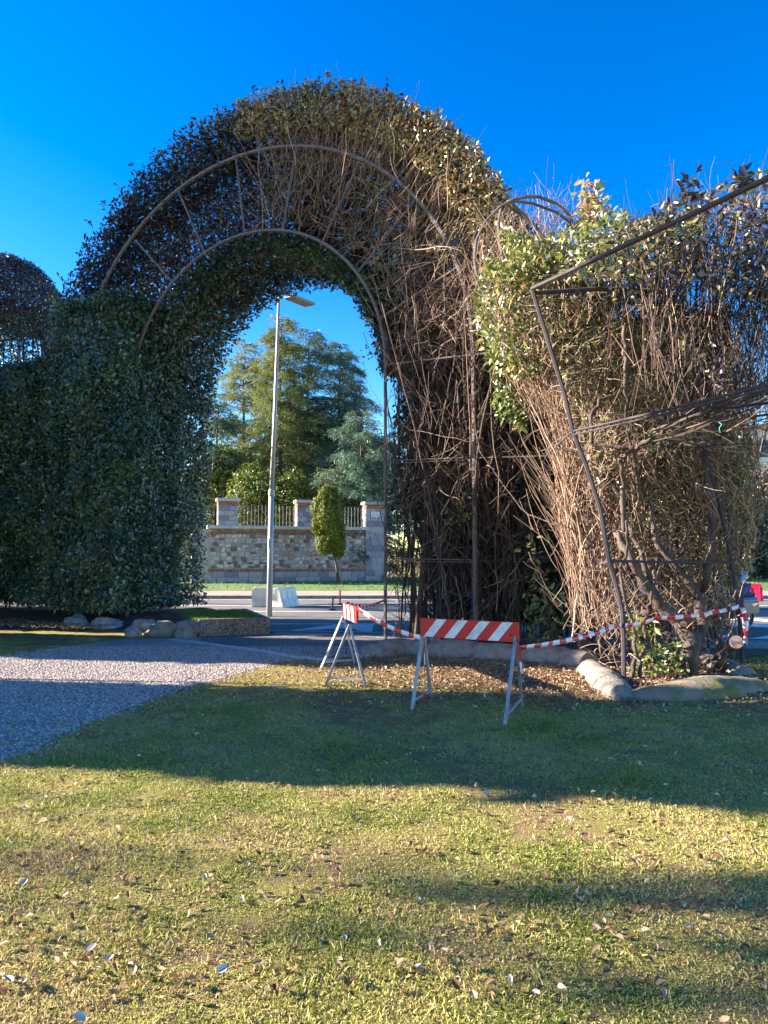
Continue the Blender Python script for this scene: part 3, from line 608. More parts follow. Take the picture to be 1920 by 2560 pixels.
def skinned(name, verts, edges, rad, mat, parent, sub=2):
    me = bpy.data.meshes.new(name); me.from_pydata(verts, edges, []); o = bpy.data.objects.new(name, me); COL.objects.link(o); o.parent = parent; me.materials.append(mat)
    m = o.modifiers.new('skin', 'SKIN'); sv = me.skin_vertices[0].data
    for i, r in enumerate(rad): sv[i].radius = (r, r) if not hasattr(r, '__len__') else r
    sv[0].use_root = True; m.use_smooth_shade = True; s = o.modifiers.new('sub', 'SUBSURF'); s.levels = sub; s.render_levels = sub; return o
# hip(0) spine chest neck head ; arms ; legs
bv = [(.32, 0, .92), (.27, 0, 1.15), (.20, 0, 1.40), (.16, 0, 1.52), (.13, 0, 1.62), (.11, 0, 1.72),
      (.20, -.19, 1.40), (.02, -.26, 1.18), (-.24, -.28, 1.08), (-.34, -.28, 1.06), (.20, .19, 1.40), (.02, .26, 1.18), (-.24, .28, 1.08), (-.34, .28, 1.06),
      (.30, -.11, .90), (-.08, -.20, .84), (-.05, -.19, .44), (-.14, -.19, .38), (.30, .11, .90), (-.08, .20, .84), (-.05, .19, .44), (-.14, .19, .38)]
be = [(0, 1), (1, 2), (2, 3), (3, 4), (4, 5), (2, 6), (6, 7), (7, 8), (8, 9), (2, 10), (10, 11), (11, 12), (12, 13), (0, 14), (14, 15), (15, 16), (16, 17), (0, 18), (18, 19), (19, 20), (20, 21)]
brd = [.14, .125, .14, .055, .09, .08, .07, .05, .035, .03, .07, .05, .035, .03, .095, .075, .045, .035, .095, .075, .045, .035]
skinned('body', bv, be, brd, M['skin'], rd)
skinned('jacket', [(.31, 0, .95), (.27, 0, 1.15), (.20, 0, 1.40), (.20, -.20, 1.40), (.02, -.265, 1.18), (-.24, -.28, 1.08), (.20, .20, 1.40), (.02, .265, 1.18), (-.24, .28, 1.08)], [(0, 1), (1, 2), (2, 3), (3, 4), (4, 5), (2, 6), (6, 7), (7, 8)], [.165, .15, .16, .09, .07, .055, .09, .07, .055], M['jacket'], rd)
skinned('trousers', [(.32, 0, .93), (.30, -.11, .90), (-.08, -.20, .84), (-.05, -.19, .46), (.30, .11, .90), (-.08, .20, .84), (-.05, .19, .46)], [(0, 1), (1, 2), (2, 3), (0, 4), (4, 5), (5, 6)], [.16, .115, .095, .065, .115, .095, .065], M['jeans'], rd)
for sy in (-.19, .19):
    skinned('shoe', [(-.02, sy, .39), (-.10, sy, .375), (-.20, sy, .37)], [(0, 1), (1, 2)], [(.045, .05), (.045, .045), (.04, .03)], M['navy'], rd)
bm = bmesh.new(); bmesh.ops.create_uvsphere(bm, u_segments=18, v_segments=12, radius=.145, matrix=Matrix.Translation((.13, 0, 1.70))); bmesh.ops.delete(bm, geom=[v for v in bm.verts if v.co.z < 1.64 and v.co.x < .1], context='VERTS'); bm_obj('helmet', bm, M['white'], rd, smooth=True)

# ------------------------------------------------------------------ THE ARCH
A0 = np.array([.10, 14.96, 0.0]); U = np.array([.906, -.423, 0.0]); Nn = np.array([.423, .906, 0.0]); SC, ZC, RI, RO = -3.49, 5.63, 3.42, 5.31
def ap(s, z, t=0.0):
    s, z, t = np.broadcast_arrays(np.asarray(s, float), np.asarray(z, float), np.asarray(t, float)); return A0 + s[..., None] * U + z[..., None] * np.array([0, 0, 1.0]) + t[..., None] * Nn
def pol(r, th, t=0.0): return ap(SC + np.asarray(r) * np.cos(th), ZC + np.asarray(r) * np.sin(th), t)
fr = empty('arch_frame', tuple(A0), label='rusty iron double hoop frame with braces on the front of the hedge arch', cat='metal frame'); fo = A0
def flat(bm, pts, w=.05, d=.05): tube(bm, pts, w * .62, 4)
for nm, rr, rt in (('inner_ring', RI, .034), ('outer_ring', RO, .042)):
    pts = [pol(rr, a, -.02) - fo for a in np.linspace(0, math.pi, 49)]
    pts = [ap(SC + rr, z_, -.02) - fo for z_ in (0, 1.5, 3, 4.5)] + pts + [ap(SC - rr, z_, -.02) - fo for z_ in (4.5, 3, 1.5, 0)]
    bm = bmesh.new(); tube(bm, pts, rt * 1.15, 6); bm_obj(nm, bm, M['iron'], fr, smooth=False)
def onplane(x, y, t=-.02):
    d = ray(x, y); C = np.array([0, 0, EYE]); k = ((A0 + Nn * t - C) @ Nn) / (d @ Nn); return C + d * k
def brace(a, b, r=.022, name='brace', t=-.02):
    bm = bmesh.new(); tube(bm, [onplane(*a, t) - fo, onplane(*b, t) - fo], r, 5); bm_obj(name, bm, M['iron'], fr)
for a, b in (((590, 393), (612, 588)), ((743, 360), (706, 580)), ((904, 391), (802, 614)), ((1039, 498), (890, 686)), ((1144, 668), (952, 795)), ((443, 470), (515, 639)), ((338, 600), (430, 705))): brace(a, b, .026)
brace((970, 911), (1187, 886), .024, 'crossbar'); brace((971, 1152), (1187, 1143), .014, 'crossbar'); brace((971, 1158), (1187, 1149), .010, 'crossbar'); brace((973, 1396), (1187, 1400), .014, 'crossbar'); brace((973, 1402), (1187, 1406), .010, 'crossbar')
# foliage of the arch --------------------------------------------------
ah = empty('hedge_arch', tuple(A0), label='huge leafy hedge arch with bare twiggy right side spanning the path', cat='hedge'); ao = A0
def arc_leaf(n, r0, r1, a0, a1, t0, t1, nrm='out', L=.115, bias=1.0, holes=None, tint=None, mask=None):
    a = rng.uniform(a0, a1, n); u = rng.random(n) ** bias; r = np.sqrt(r0 * r0 + (r1 * r1 - r0 * r0) * u); t = rng.uniform(t0, t1, n)
    r = r * (1 + .022 * fbm(np.stack([a * 5, t, a * 3], 1), 1.2, 5) * (r > 5))
    P = pol(r, a, t)
    if holes is not None:
        k = fbm(P, 1.1, 11) < holes; P, a, r, t = P[k], a[k], r[k], t[k]
    if mask is not None:
        k = mask(r, a, t); P, a, r, t = P[k], a[k], r[k], t[k]
    rad = unit(np.cos(a)[:, None] * U + np.sin(a)[:, None] * np.array([0, 0, 1]))
    nn = {'out': rad, 'in': -rad, 'front': np.tile(-Nn, (len(P), 1)), 'mix': rad - Nn}[nrm]
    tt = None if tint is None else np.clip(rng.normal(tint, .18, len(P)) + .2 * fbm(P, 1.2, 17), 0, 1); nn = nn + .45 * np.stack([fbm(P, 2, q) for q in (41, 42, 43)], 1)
    return leaves(P - ao, nn, L, .52, spread=.65, tint=tt, up=np.array([0, 0, -.3]))
D1 = 2.7
PI = math.pi
Lh = []
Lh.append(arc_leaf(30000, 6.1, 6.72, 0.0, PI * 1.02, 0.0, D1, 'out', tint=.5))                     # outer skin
Lh.append(arc_leaf(24000, 5.1, 6.6, PI * .5, PI * 1.02, -.05, .9, 'mix', tint=.24, holes=.75))          # left front shoulder, its shade put into a darker tint
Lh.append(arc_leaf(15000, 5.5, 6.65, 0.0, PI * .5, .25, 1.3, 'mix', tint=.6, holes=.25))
Lh.append(arc_leaf(15000, 5.75, 6.72, 0.0, PI * .52, -.15, .35, 'front', tint=.78, L=.10))                          # golden right crest, sunlight put into the tint
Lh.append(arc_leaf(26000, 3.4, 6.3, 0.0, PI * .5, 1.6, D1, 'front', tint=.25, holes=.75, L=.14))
Lh.append(arc_leaf(21000, 3.4, 6.3, PI * .45, PI, 1.5, D1, 'front', tint=.12, holes=.5, L=.12))                 # far side mass seen between rings, dark tint stands in for shade
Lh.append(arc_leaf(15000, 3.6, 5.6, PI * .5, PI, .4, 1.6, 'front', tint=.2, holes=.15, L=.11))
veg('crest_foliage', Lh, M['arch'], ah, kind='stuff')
Ls = []
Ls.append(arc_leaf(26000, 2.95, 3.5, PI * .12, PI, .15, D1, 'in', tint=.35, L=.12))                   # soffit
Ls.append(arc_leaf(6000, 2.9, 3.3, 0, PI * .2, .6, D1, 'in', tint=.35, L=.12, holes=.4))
def flat_leaf(n, s0, s1, z0, z1, t0, t1, nrm, L=.115, tint=.35, rough=.16, holes=None, o=None, seed=2, up=np.array([0, 0, -.4]), zt=None):
    s, z, t = rng.uniform(s0, s1, n), rng.uniform(z0, z1, n), rng.uniform(t0, t1, n)
    if zt is not None:
        k = z < zt(s); s, z, t = s[k], z[k], t[k]
    P = ap(s, z, t); P = P + nrm * (rough * fbm(P, .9, seed) + .11 * fbm(P, 3.0, seed + 3))[:, None]
    if holes is not None: P = P[fbm(P, .8, seed + 5) < holes]
    return leaves(P - (ao if o is None else o), np.tile(nrm, (len(P), 1)) + .5 * np.stack([fbm(P, 2.2, seed + q) for q in (31, 32, 33)], 1), L * (1 + .25 * fbm(P, 1.7, seed + 9)), .55, spread=.55, tint=np.clip(rng.normal(tint, .17, len(P)) + .22 * fbm(P, 1.5, seed + 20), 0, 1), up=up)
Ls.append(flat_leaf(14000, -7.0, -6.55, .45, 6.0, 0, D1, U, tint=.35))                                # left leg, inner face
Ls.append(flat_leaf(9000, -.25, .35, 2.6, 6.2, .9, D1, -U, tint=.3, holes=.5))                         # right leg inner leaves
Ls.append(flat_leaf(34000, .1, 3.0, .3, 7.0, 1.5, D1 + .4, -Nn, L=.14, tint=.15, holes=.85))                    # right leg back mass, shade put into the dark tint
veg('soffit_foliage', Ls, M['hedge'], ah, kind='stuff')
# twigs between the rings: they fan upwards from the right leg and over the crown
def keep_out(Wp):
    d = Wp - A0; s_ = d @ U; z_ = d[..., 2]; low = z_ < ZC
    push = np.where(low & (s_ > -2), np.maximum(0, .03 - s_), 0); Wp = Wp + push[..., None] * U
    d = Wp - A0; s_ = d @ U - SC; z_ = d[..., 2] - ZC; r_ = np.hypot(s_, z_); k = np.where((z_ > 0) & (r_ < 3.3), 3.3 / np.maximum(r_, .1), 1) - 1
    return Wp + (k * s_)[..., None] * U + (k * z_)[..., None] * np.array([0, 0, 1.0])
def fan(n, a0, a1, r0, r1, t0, t1, Lr, up_, rad_=(.012, .005), tint=.6, K=7, wob=.16, side=0.0):
    a = rng.uniform(a0, a1, n); r = rng.uniform(r0, r1, n); P = pol(r, a, rng.uniform(t0, t1, n))
    radv = np.cos(a)[:, None] * U + np.sin(a)[:, None] * np.array([0, 0, 1]); tan = -np.sin(a)[:, None] * U + np.cos(a)[:, None] * np.array([0, 0, 1])
    D = radv * up_ + np.array([0, 0, 1.0]) * rng.uniform(.2, 1, (n, 1)) + tan * rng.normal(side, .6, (n, 1)) + Nn * rng.normal(0, .12, (n, 1))
    W_ = keep_out(walk(P, D, rng.uniform(*Lr, n), K, wob)); return twigs(W_ - ao, rng.uniform(rad_[1], rad_[0], n), rad_[1] * .7, np.clip(rng.normal(tint, .22, n), 0, 1))
T = [fan(250, PI * .02, PI * .5, 3.4, 4.6, .0, .5, (1.0, 2.6), 1.0, (.016, .007), .5), fan(520, 0, PI * .47, 4.4, 5.8, -.05, .6, (.6, 1.7), .9, tint=.75),
     fan(150, PI * .42, PI * .98, 3.5, 4.4, .1, .9, (.8, 2.0), 1.0, (.009, .004), .2), fan(80, PI * .5, PI, 4.6, 5.6, .3, .9, (.5, 1.2), 1.0, (.008, .004), .1),
     fan(600, 0, PI * .5, 5.0, 6.1, -.1, .6, (.3, .65), .5, (.008, .004), .85, 5, .25), fan(160, PI * .4, PI, 5.2, 6.2, .1, 1.2, (.3, .7), .8, (.007, .003), .12, 5, .25)]  # sun on the right twigs and shade on the left are in the tints
# long stems running up the right leg and curving with the arch
n = 260; s0 = rng.uniform(.05, 2.6, n); P = ap(s0, rng.uniform(0, 3.5, n), rng.uniform(.1, 1.6, n)); D = np.tile([0, 0, 1.0], (n, 1)) + U * rng.normal(-.03, .10, (n, 1)) + Nn * rng.normal(0, .05, (n, 1))
W_ = keep_out(walk(P, D, rng.uniform(2.5, 6.0, n), 14, .10)); T.append(twigs(W_ - ao, rng.uniform(.008, .022, n), .006, np.clip(rng.normal(.22, .18, n), 0, 1)))  # stem tints darkened to stand in for shade inside the leg
T.append(forks(W_ - ao, 900, (.15, .8), .007, .45)); n = 420; P = ap(rng.uniform(.1, 2.7, n), rng.uniform(.4, 7.0, n), rng.uniform(-.1, .7, n)); T.append(twigs(keep_out(walk(P, rng.normal(0, 1, (n, 3)) * [1, .4, 1], rng.uniform(.5, 1.6, n), 12, .33)) - ao, .008, .004, np.clip(rng.normal(.4, .25, n), 0, 1)))
n = 1000; P = pol(rng.uniform(3.6, 6.2, n), rng.uniform(0, PI * .5, n), rng.uniform(-.15, .4, n)); T.append(twigs(keep_out(walk(P, rng.normal(0, 1, (n, 3)) * [1, .4, 1] + [0, 0, .5], rng.uniform(.2, .8, n), 6, .25)) - ao, .009, .004, np.clip(rng.normal(.72, .15, n), 0, 1)))  # upper right twigs tinted red-brown as if sunlit
Ls2 = [flat_leaf(9000, .1, 3.0, .3, 6.5, .5, 1.5, -Nn, L=.12, tint=.2, holes=-.05), arc_leaf(5000, 3.6, 5.6, 0, PI * .5, .3, 1.5, 'front', tint=.5, holes=-.15)]; veg('inner_leaves', Ls2, M['hedge'], ah, kind='stuff')
n = 420; P = ap(rng.uniform(.1, 2.6, n), rng.uniform(.6, 7.0, n), rng.uniform(-.1, .7, n)); D = np.tile([0, 0, 1.0], (n, 1)) * rng.choice([1, 1, -.5], n)[:, None] + U * rng.normal(0, .55, (n, 1)) + Nn * rng.normal(-.05, .2, (n, 1))
T.append(twigs(keep_out(walk(P, D, rng.uniform(.5, 1.9, n), 7, .17)) - ao, rng.uniform(.006, .013, n), .004, np.clip(rng.normal(.5, .25, n), 0, 1)))
n = 90; P = ap(rng.uniform(-.1, .2, n), rng.uniform(.2, 3.6, n), rng.uniform(.3, 1.4, n)); D = -U * rng.uniform(.4, 1, (n, 1)) + np.array([0, 0, .25]) + rng.normal(0, .35, (n, 3))
T.append(twigs(walk(P, D, rng.uniform(.2, .55, n), 5, .2) - ao, .009, .004, rng.random(n) * .3))
veg('twigs', T, M['twig'], ah, kind='stuff')
stem_rows = []
for k in range(26):
    s_ = rng.uniform(.12, 2.5); t_ = rng.uniform(.15, 1.5); hgt = rng.uniform(5, 8.3); w = walk(ap(np.array([s_]), np.array([0.0]), np.array([t_])), np.array([[rng.normal(0, .05), 0, 1.0]]), hgt, 12, .055)[0]; w = keep_out(w) - ao
    r_ = rng.uniform(.022, .05); bm = bmesh.new(); tube(bm, w, list(np.linspace(r_, r_ * .5, 12)), 6); bm_obj('stem', bm, M['stem'], ah, smooth=True)

# sprigs sticking out of the crest
n = 190; a_s = rng.uniform(PI * .30, PI * 1.0, n); P = pol(np.full(n, 6.45), a_s, rng.uniform(0, 1.6, n)); radv = np.cos(a_s)[:, None] * U + np.sin(a_s)[:, None] * np.array([0, 0, 1])
SP = walk(P, radv + [0, 0, .6] + rng.normal(0, .3, (n, 3)), rng.uniform(.25, .62, n), 6, .15); T = [leaves(SP[:, k] - ao, radv, .12, .5, spread=.9, tint=rng.random(n) * .6) for k in (2, 3, 3, 4, 4, 5, 5) ]
veg('crest_sprigs', T, M['arch'], ah, kind='stuff'); veg('sprig_twigs', twigs(SP - ao, .006, .003, rng.random(n) * .3), M['twig'], ah, kind='stuff')
# small stray leaf clusters on the right side
def clusters(cs, n, rad, L, mat_t, o):
    out = []
    for c in cs:
        c = np.array(c); P = c + rng.normal(0, rad, (n, 3)); out.append(leaves(P - o, np.tile([-.4, -.7, .5], (n, 1)), L, .5, spread=.7, tint=np.clip(rng.normal(mat_t, .25, n), 0, 1), six=True))
    return out
cs = [onplane(x_, y_, -.15) for x_, y_ in ((925, 475), (985, 665), (942, 655), (810, 300), (860, 285), (1070, 420), (1140, 560), (1160, 520), (920, 800), (925, 875), (1142, 1265), (1160, 1290), (1125, 1300), (1165, 1240), (760, 250), (1010, 350), (1085, 610), (1110, 640))]
veg('stray_leaves', clusters(cs, 16, .10, .10, .5, ao), M['bush'], ah, kind='stuff')

# ------------------------------------------------------------------ left clipped hedges
def hedge_box(name, s0, s1, z0, z1, t0, t1, n, lab, zt=None, tint=.38, right=True, top=True, mat='block', L=.115, seed=4, cat='hedge', grp='clipped hedges left of the arch'):
    o = ap(np.array((s0 + s1) / 2), np.array(0.0), np.array((t0 + t1) / 2)); h = empty(name, tuple(o), label=lab, cat=cat, group=grp)
    aF = (s1 - s0) * (z1 - z0); aS = (t1 - t0) * (z1 - z0); aT = (s1 - s0) * (t1 - t0); tot = aF * 1.6 + aS * (1 if right else 0) + aT * 1.0
    L_ = [flat_leaf(int(n * aF / tot), s0, s1, z0, z1, t0, t0 + .32, -Nn, L, tint, o=o, seed=seed, zt=zt), flat_leaf(int(n * .6 * aF / tot), s0, s1, z0, z1, t1 - .35, t1, Nn, L, tint, o=o, seed=seed, zt=zt)]
    L_.append(flat_leaf(int(n * .8 * aF / tot), s0, s1 - .2, z0 + .1, z1 - .1, t0 + .6, t0 + 1.3, -Nn, L * 1.6, .15, o=o, seed=seed + 1))  # darker inner leaves put the hedge's inside shade into colour
    if right: L_.append(flat_leaf(int(n * aS / tot), s1 - .3, s1, z0, z1, t0, t1, U, L, tint, o=o, seed=seed))
    L_.append(flat_leaf(int(n * aT / tot), s0, s1, z1 - .3, z1, t0, t1, np.array([0, 0, 1.0]), L, tint, o=o, seed=seed))
    veg('foliage', L_, M[mat], h, kind='stuff')
    k = int((s1 - s0) * 2.2); P = ap(rng.uniform(s0 + .3, s1 - .2, k), np.zeros(k), rng.uniform(t0 + .5, t1 - .4, k)); veg('stems', twigs(walk(P - o, np.tile([0, 0, 1.0], (k, 1)), z1 * .9, 6, .06), .035, .015, rng.random(k) * .3), M['twig'], h)
    return h
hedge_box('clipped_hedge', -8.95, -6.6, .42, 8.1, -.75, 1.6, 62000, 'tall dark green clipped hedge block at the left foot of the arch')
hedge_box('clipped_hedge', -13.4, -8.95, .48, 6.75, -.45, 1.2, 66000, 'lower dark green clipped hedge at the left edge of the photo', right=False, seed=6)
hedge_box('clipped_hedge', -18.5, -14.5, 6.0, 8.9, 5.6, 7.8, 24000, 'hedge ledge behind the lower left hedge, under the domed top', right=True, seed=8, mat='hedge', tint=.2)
# domed topiary on stems
dc = at(12, 800, 27.5); dm = empty('domed_hedge', (dc[0], dc[1], 0), label='dark domed hedge canopy on thin stems behind the left hedge', cat='hedge'); do = np.array([dc[0], dc[1], 0])
n = 26000; d = unit(rng.normal(0, 1, (n, 3))); d[:, 2] = np.abs(d[:, 2]); P = dc + d * np.array([2.2, 2.2, 2.45]) * (.86 + .14 * rng.random(n))[:, None]
n2 = 9000; a = rng.uniform(0, 6.28, n2); q = np.sqrt(rng.random(n2)) * 2.2; P2 = dc + np.stack([q * np.cos(a), q * np.sin(a), rng.uniform(-.25, .15, n2)], 1)
veg('canopy', [leaves(P - do, d, .11, .5, spread=.5, tint=np.clip(rng.normal(.15, .15, n), 0, 1)), leaves(P2 - do, np.tile([0, 0, -1.0], (n2, 1)), .11, .5, tint=rng.random(n2) * .3)], M['arch'], dm, kind='stuff')
a = rng.uniform(0, 6.28, 90); veg('stems', twigs(walk(np.stack([1.95 * np.cos(a), 1.95 * np.sin(a), np.full(90, 5.0)], 1), np.tile([0, 0, 1.0], (90, 1)), 5.6, 7, .05), .045, .03, rng.random(90) * .3), M['twig'], dm)
n = 22000; a = rng.uniform(0, 6.28, n); P = np.stack([2.05 * np.cos(a), 2.05 * np.sin(a), rng.uniform(5.5, 10.8, n)], 1); P = P[fbm(P, 1.5, 8) < .75]; veg('side_leaves', leaves(P, unit(P * [1, 1, 0]), .12, .5, tint=rng.random(len(P)) * .4), M['hedge'], dm, kind='stuff')

# bed, rocks, concrete kerb on the left
bed = ap(np.array([-18, -6.4, -6.2, -18]), np.zeros(4), np.array([-1.4, -1.1, 3.0, 3.0]))
gx_ = []; NX, NY = 60, 16
for j in range(NY):
    for i in range(NX):
        s_ = -18 + 11.9 * i / (NX - 1); t_ = -1.5 + 4.6 * j / (NY - 1); e = min(1, max(0, (t_ + .75)) / .7) * min(1, (-6.3 - s_) / .5); p = ap(np.array(s_), np.array(0.0), np.array(t_)); gx_.append((p[0], p[1], -.02 + .30 * max(0, e) + .03 * math.sin(s_ * 3) * math.sin(t_ * 4) * max(0, e)))
M['soil'] = noisy('bed_soil', [(.3, (.035, .025, .02)), (.6, (.09, .06, .045)), (.75, (.2, .14, .09))], 5, .95, 0, .9, .03, coord='Position')
mesh_np('planting_bed', gx_, [(j * NX + i, j * NX + i + 1, (j + 1) * NX + i + 1, (j + 1) * NX + i) for j in range(NY - 1) for i in range(NX - 1)], M['soil'], kind='structure', smooth=True)
def boulder(px, py, w, h, lab, Yo=0, mat='rock', sq=1.0, seed=1, name='boulder', rz=0):
    p = gd(px, py); s = p[1] / FPX; me_o = bmesh.new(); bmesh.ops.create_icosphere(me_o, subdivisions=3, radius=1)
    pts = np.array([v.co[:] for v in me_o.verts]); f = 1 + .30 * fbm(pts, 1.9, seed) + .17 * fbm(pts, 4, seed + 1)
    for v, q in zip(me_o.verts, f): v.co = Vector((v.co.x * q * w * s / 2, v.co.y * q * w * s * .38, (v.co.z * q * .95 + .55) * h * s / 1.55))
    o = bm_obj(name, me_o, M[mat], smooth=True, label=lab, cat='rock', group='rocks edging the left bed'); o.location = (p[0], p[1] + Yo, -.03); o.rotation_euler = (0, 0, rz); return o
boulder(192, 1568, 64, 34, 'flat pale rock, leftmost of the bed edge', seed=3); boulder(262, 1572, 76, 34, 'low pale rock second from the left on the bed edge', seed=4)
boulder(345, 1582, 62, 36, 'pale rock behind the small round boulder', .5, seed=5); boulder(332, 1591, 38, 28, 'small round white boulder standing forward on the gravel edge', seed=6)
boulder(405, 1590, 74, 40, 'large grey rock beside the old concrete kerb', .05, 'concrete', seed=8)
boulder(462, 1594, 66, 48, 'worn concrete lump where the left kerb begins', .1, 'concrete', seed=12)
# kerb box
a_, b_ = gd(497, 1592), gd(675, 1586); dv = unit(b_ - a_); Lk = float(np.linalg.norm(b_ - a_)); kb = empty('concrete_planter', tuple(a_), math.atan2(dv[1], dv[0]), label='pebbly concrete kerb box with grass on top beside the lamp post', cat='planter')
for nm, q in (('front_kerb', (0, Lk, 0, .14)), ('end_kerb', (Lk - .14, Lk, .142, 3.2))):
    bm = bmesh.new(); bbox(bm, q[0], q[1], q[2], q[3], 0, .36, .012); bm_obj(nm, bm, M['aggregate'], kb)
bm = bmesh.new(); bbox(bm, -.15, Lk - .143, .143, 3.2, .0, .31); bm_obj('soil_fill', bm, M['vergesoil'], kb)
n = 9000; P = np.stack([rng.uniform(-.1, Lk - .15, n), rng.uniform(.15, 3.15, n), np.full(n, .31)], 1); veg('turf', leaves(P, np.tile([0, -1.0, .2], (n, 1)), .07, .12, up=np.array([0, 0, 4.0]), spread=.8), M['vergegrass'], kb, kind='stuff')

# ------------------------------------------------------------------ dark hedge between arch leg and right corner
hm = hedge_box('shaded_hedge', 2.2, 6.3, 1.75, 6.3, 1.2, 3.0, 52000, 'dark shaded hedge between the arch leg and the right corner bush', right=True, seed=9, tint=.3, grp=None, mat='hedge')
mo = np.array(hm.location)
n = 11000; P = ap(rng.uniform(1.7, 6.2, n), rng.uniform(.25, 2.2, n) , rng.uniform(1.0, 2.6, n)); P = P[fbm(P, 1.3, 21) < .05]
veg('lower_leaves', leaves(P - mo, np.tile(-Nn, (len(P), 1)), .12, .5, tint=rng.random(len(P)) * .7), M['hedge'], hm, kind='stuff')
k = 60; P = ap(rng.uniform(2.0, 6.0, k), np.zeros(k), rng.uniform(1.0, 2.4, k)); veg('bare_stems', twigs(walk(P - mo, np.tile([0, 0, 1.0], (k, 1)) + rng.normal(0, .12, (k, 3)), rng.uniform(2, 4, k), 8, .10), rng.uniform(.012, .04, k), .01, rng.random(k) * .5), M['twig'], hm)

# ------------------------------------------------------------------ right corner: iron frame
cf_ = empty('iron_corner_tower', tuple(gd(1560, 1715)), label='leaning iron frame with domed top around the right corner bush', cat='metal frame'); c0 = gd(1560, 1715)
def pl(name, pts, r, mat='iron_shade', n=6, parent=None, o=None, smooth=False):
    oo = c0 if o is None else o; bm = bmesh.new(); tube(bm, [np.array(p_) - oo for p_ in pts], r, n); return bm_obj(name, bm, M[mat], parent or cf_, smooth=smooth)
Y1 = c0[1]
g2 = gd(1857, 1682); Y2 = g2[1]
pl('front_post', [c0, at(1559, 1600, Y1), at(1555, 1525, Y1), at(1538, 1450, Y1), at(1522, 1399, Y1), at(1500, 1270, Y1), at(1465, 1162, Y1), at(1432, 1078, Y1), at(1410, 981, Y1), at(1354, 800, Y1), at(1330, 722, Y1)], .030)
pl('right_post', [g2, at(1850, 1560, Y2), at(1843, 1500, Y2), at(1828, 1400, Y2), at(1806, 1290, Y2), at(1780, 1200, Y2), at(1745, 1050, Y2), at(1700, 880, Y2), at(1652, 728, Y2)], .028)
g3 = gd(1486, 1625); Y3 = g3[1]
pl('back_post', [g3, at(1484, 1500, Y3), at(1474, 1400, Y3), at(1457, 1300, Y3), at(1430, 1180, Y3), at(1385, 1000, Y3), at(1330, 860, Y3)], .032)
TB = at(1330, 722, Y1); zt_ = TB[2]
def lvl(x, y, z):                                     # point on the picture ray at height z
    return gd(x, y, z)
pl('top_beam', [TB, lvl(1480, 652, zt_), lvl(1700, 550, zt_), lvl(1925, 443, zt_), lvl(2150, 335, zt_)], .034)
pl('cross_beam', [TB + [.02, .02, -.05], at(1500, 722, 9.9), at(1652, 728, Y2)], .030)
MB_ = at(1432, 1078, Y1); zm = MB_[2]
pl('middle_rail', [MB_, lvl(1600, 1040, zm), lvl(1760, 1002, zm), lvl(1925, 960, zm), lvl(2150, 905, zm)], .018)
pl('middle_rail', [MB_ - [0, 0, .05], lvl(1600, 1049, zm - .05), lvl(1925, 972, zm - .05)], .012)
pl('back_rail', [MB_, at(1375, 1130, 11.5), at(1365, 1140, 13.2), at(1187, 1145, 14.15)], .016)
pl('low_rail', [at(1525, 1402, Y1), at(1650, 1405, 9.9), at(1830, 1406, Y2)], .018)
pl('low_rail', [at(1187, 1402, 14.2), at(1340, 1396, 13.9), at(1476, 1392, Y3), at(1700, 1392, 12.6)], .012); pl('low_rail', [at(1187, 1408, 14.2), at(1340, 1403, 13.9), at(1476, 1400, Y3)], .010)
pl('low_rail', [at(1528, 1403, Y1), at(1495, 1410, 11), at(1476, 1397, Y3)], .016)
pl('upper_rail', [at(1187, 886, 14.15), at(1245, 880, 13.6), at(1340, 872, 12.6)], .022)
YD = 11.8
dome = [[(1195, 711), (1186, 648), (1190, 601), (1212, 555), (1250, 517), (1283, 499), (1313, 492), (1347, 492), (1389, 508), (1418, 531), (1440, 570)],
        [(1260, 660), (1250, 611), (1245, 560), (1254, 514), (1283, 500)], [(1275, 503), (1304, 531), (1347, 577), (1380, 640), (1395, 700)],
        [(1283, 503), (1330, 508), (1390, 530), (1450, 575), (1500, 630)], [(1262, 508), (1330, 560), (1420, 660)]]
for i, c in enumerate(dome): pl('dome_rib', [at(x_, y_, YD + (i * .25 if i else .0) * (j / len(c))) for j, (x_, y_) in enumerate(c)], .026, 'iron')  # ribs take the lighter iron, sunlight put into their colour
for x_, y_ in ((1462, 661), (1524, 632), (1575, 608), (1690, 553)): 
    q = lvl(x_, y_, zt_); pl('twine_tie', [q + [0, 0, .05], q + [.02, -.045, 0], q - [0, 0, .05], q + [.01, 0, -.22]], .005, 'teal', 5)
for x_, y_ in ((1655, 1027), (1798, 1062)):
    q = lvl(x_, y_, zm); pl('twine_tie', [q + [0, 0, .03], q + [.02, -.03, 0], q - [0, 0, .04], q + [.01, 0, -.1]], .006, 'teal', 5)

# ------------------------------------------------------------------ right corner bush
rb = empty('corner_bush', tuple(gd(1720, 1690)), label='big bare twiggy climber filling the right corner frame, leaves at its top', cat='bush'); r0 = gd(1720, 1690)
def limb(name, pts, r, n=8, mat='stem'):
    pts = np.array(pts); K = len(pts); rs = np.interp(np.arange(K), np.linspace(0, K - 1, len(r)), r)
    # densify
    tt = np.linspace(0, K - 1, (K - 1) * 5 + 1); pp = np.stack([np.interp(tt, np.arange(K), pts[:, q]) for q in range(3)], 1) + np.concatenate([[[0, 0, 0]], rng.normal(0, .012, (len(tt) - 2, 3)), [[0, 0, 0]]])
    rr = np.interp(tt, np.arange(K), rs) * rng.uniform(.85, 1.15, len(tt)) * .82; bm = bmesh.new(); tube(bm, pp - r0, list(rr), n)
    for v in bm.verts: v.co += Vector(rng.normal(0, float(rr.mean()) * .09, 3));
    bm_obj(name, bm, M[mat], rb, smooth=True)
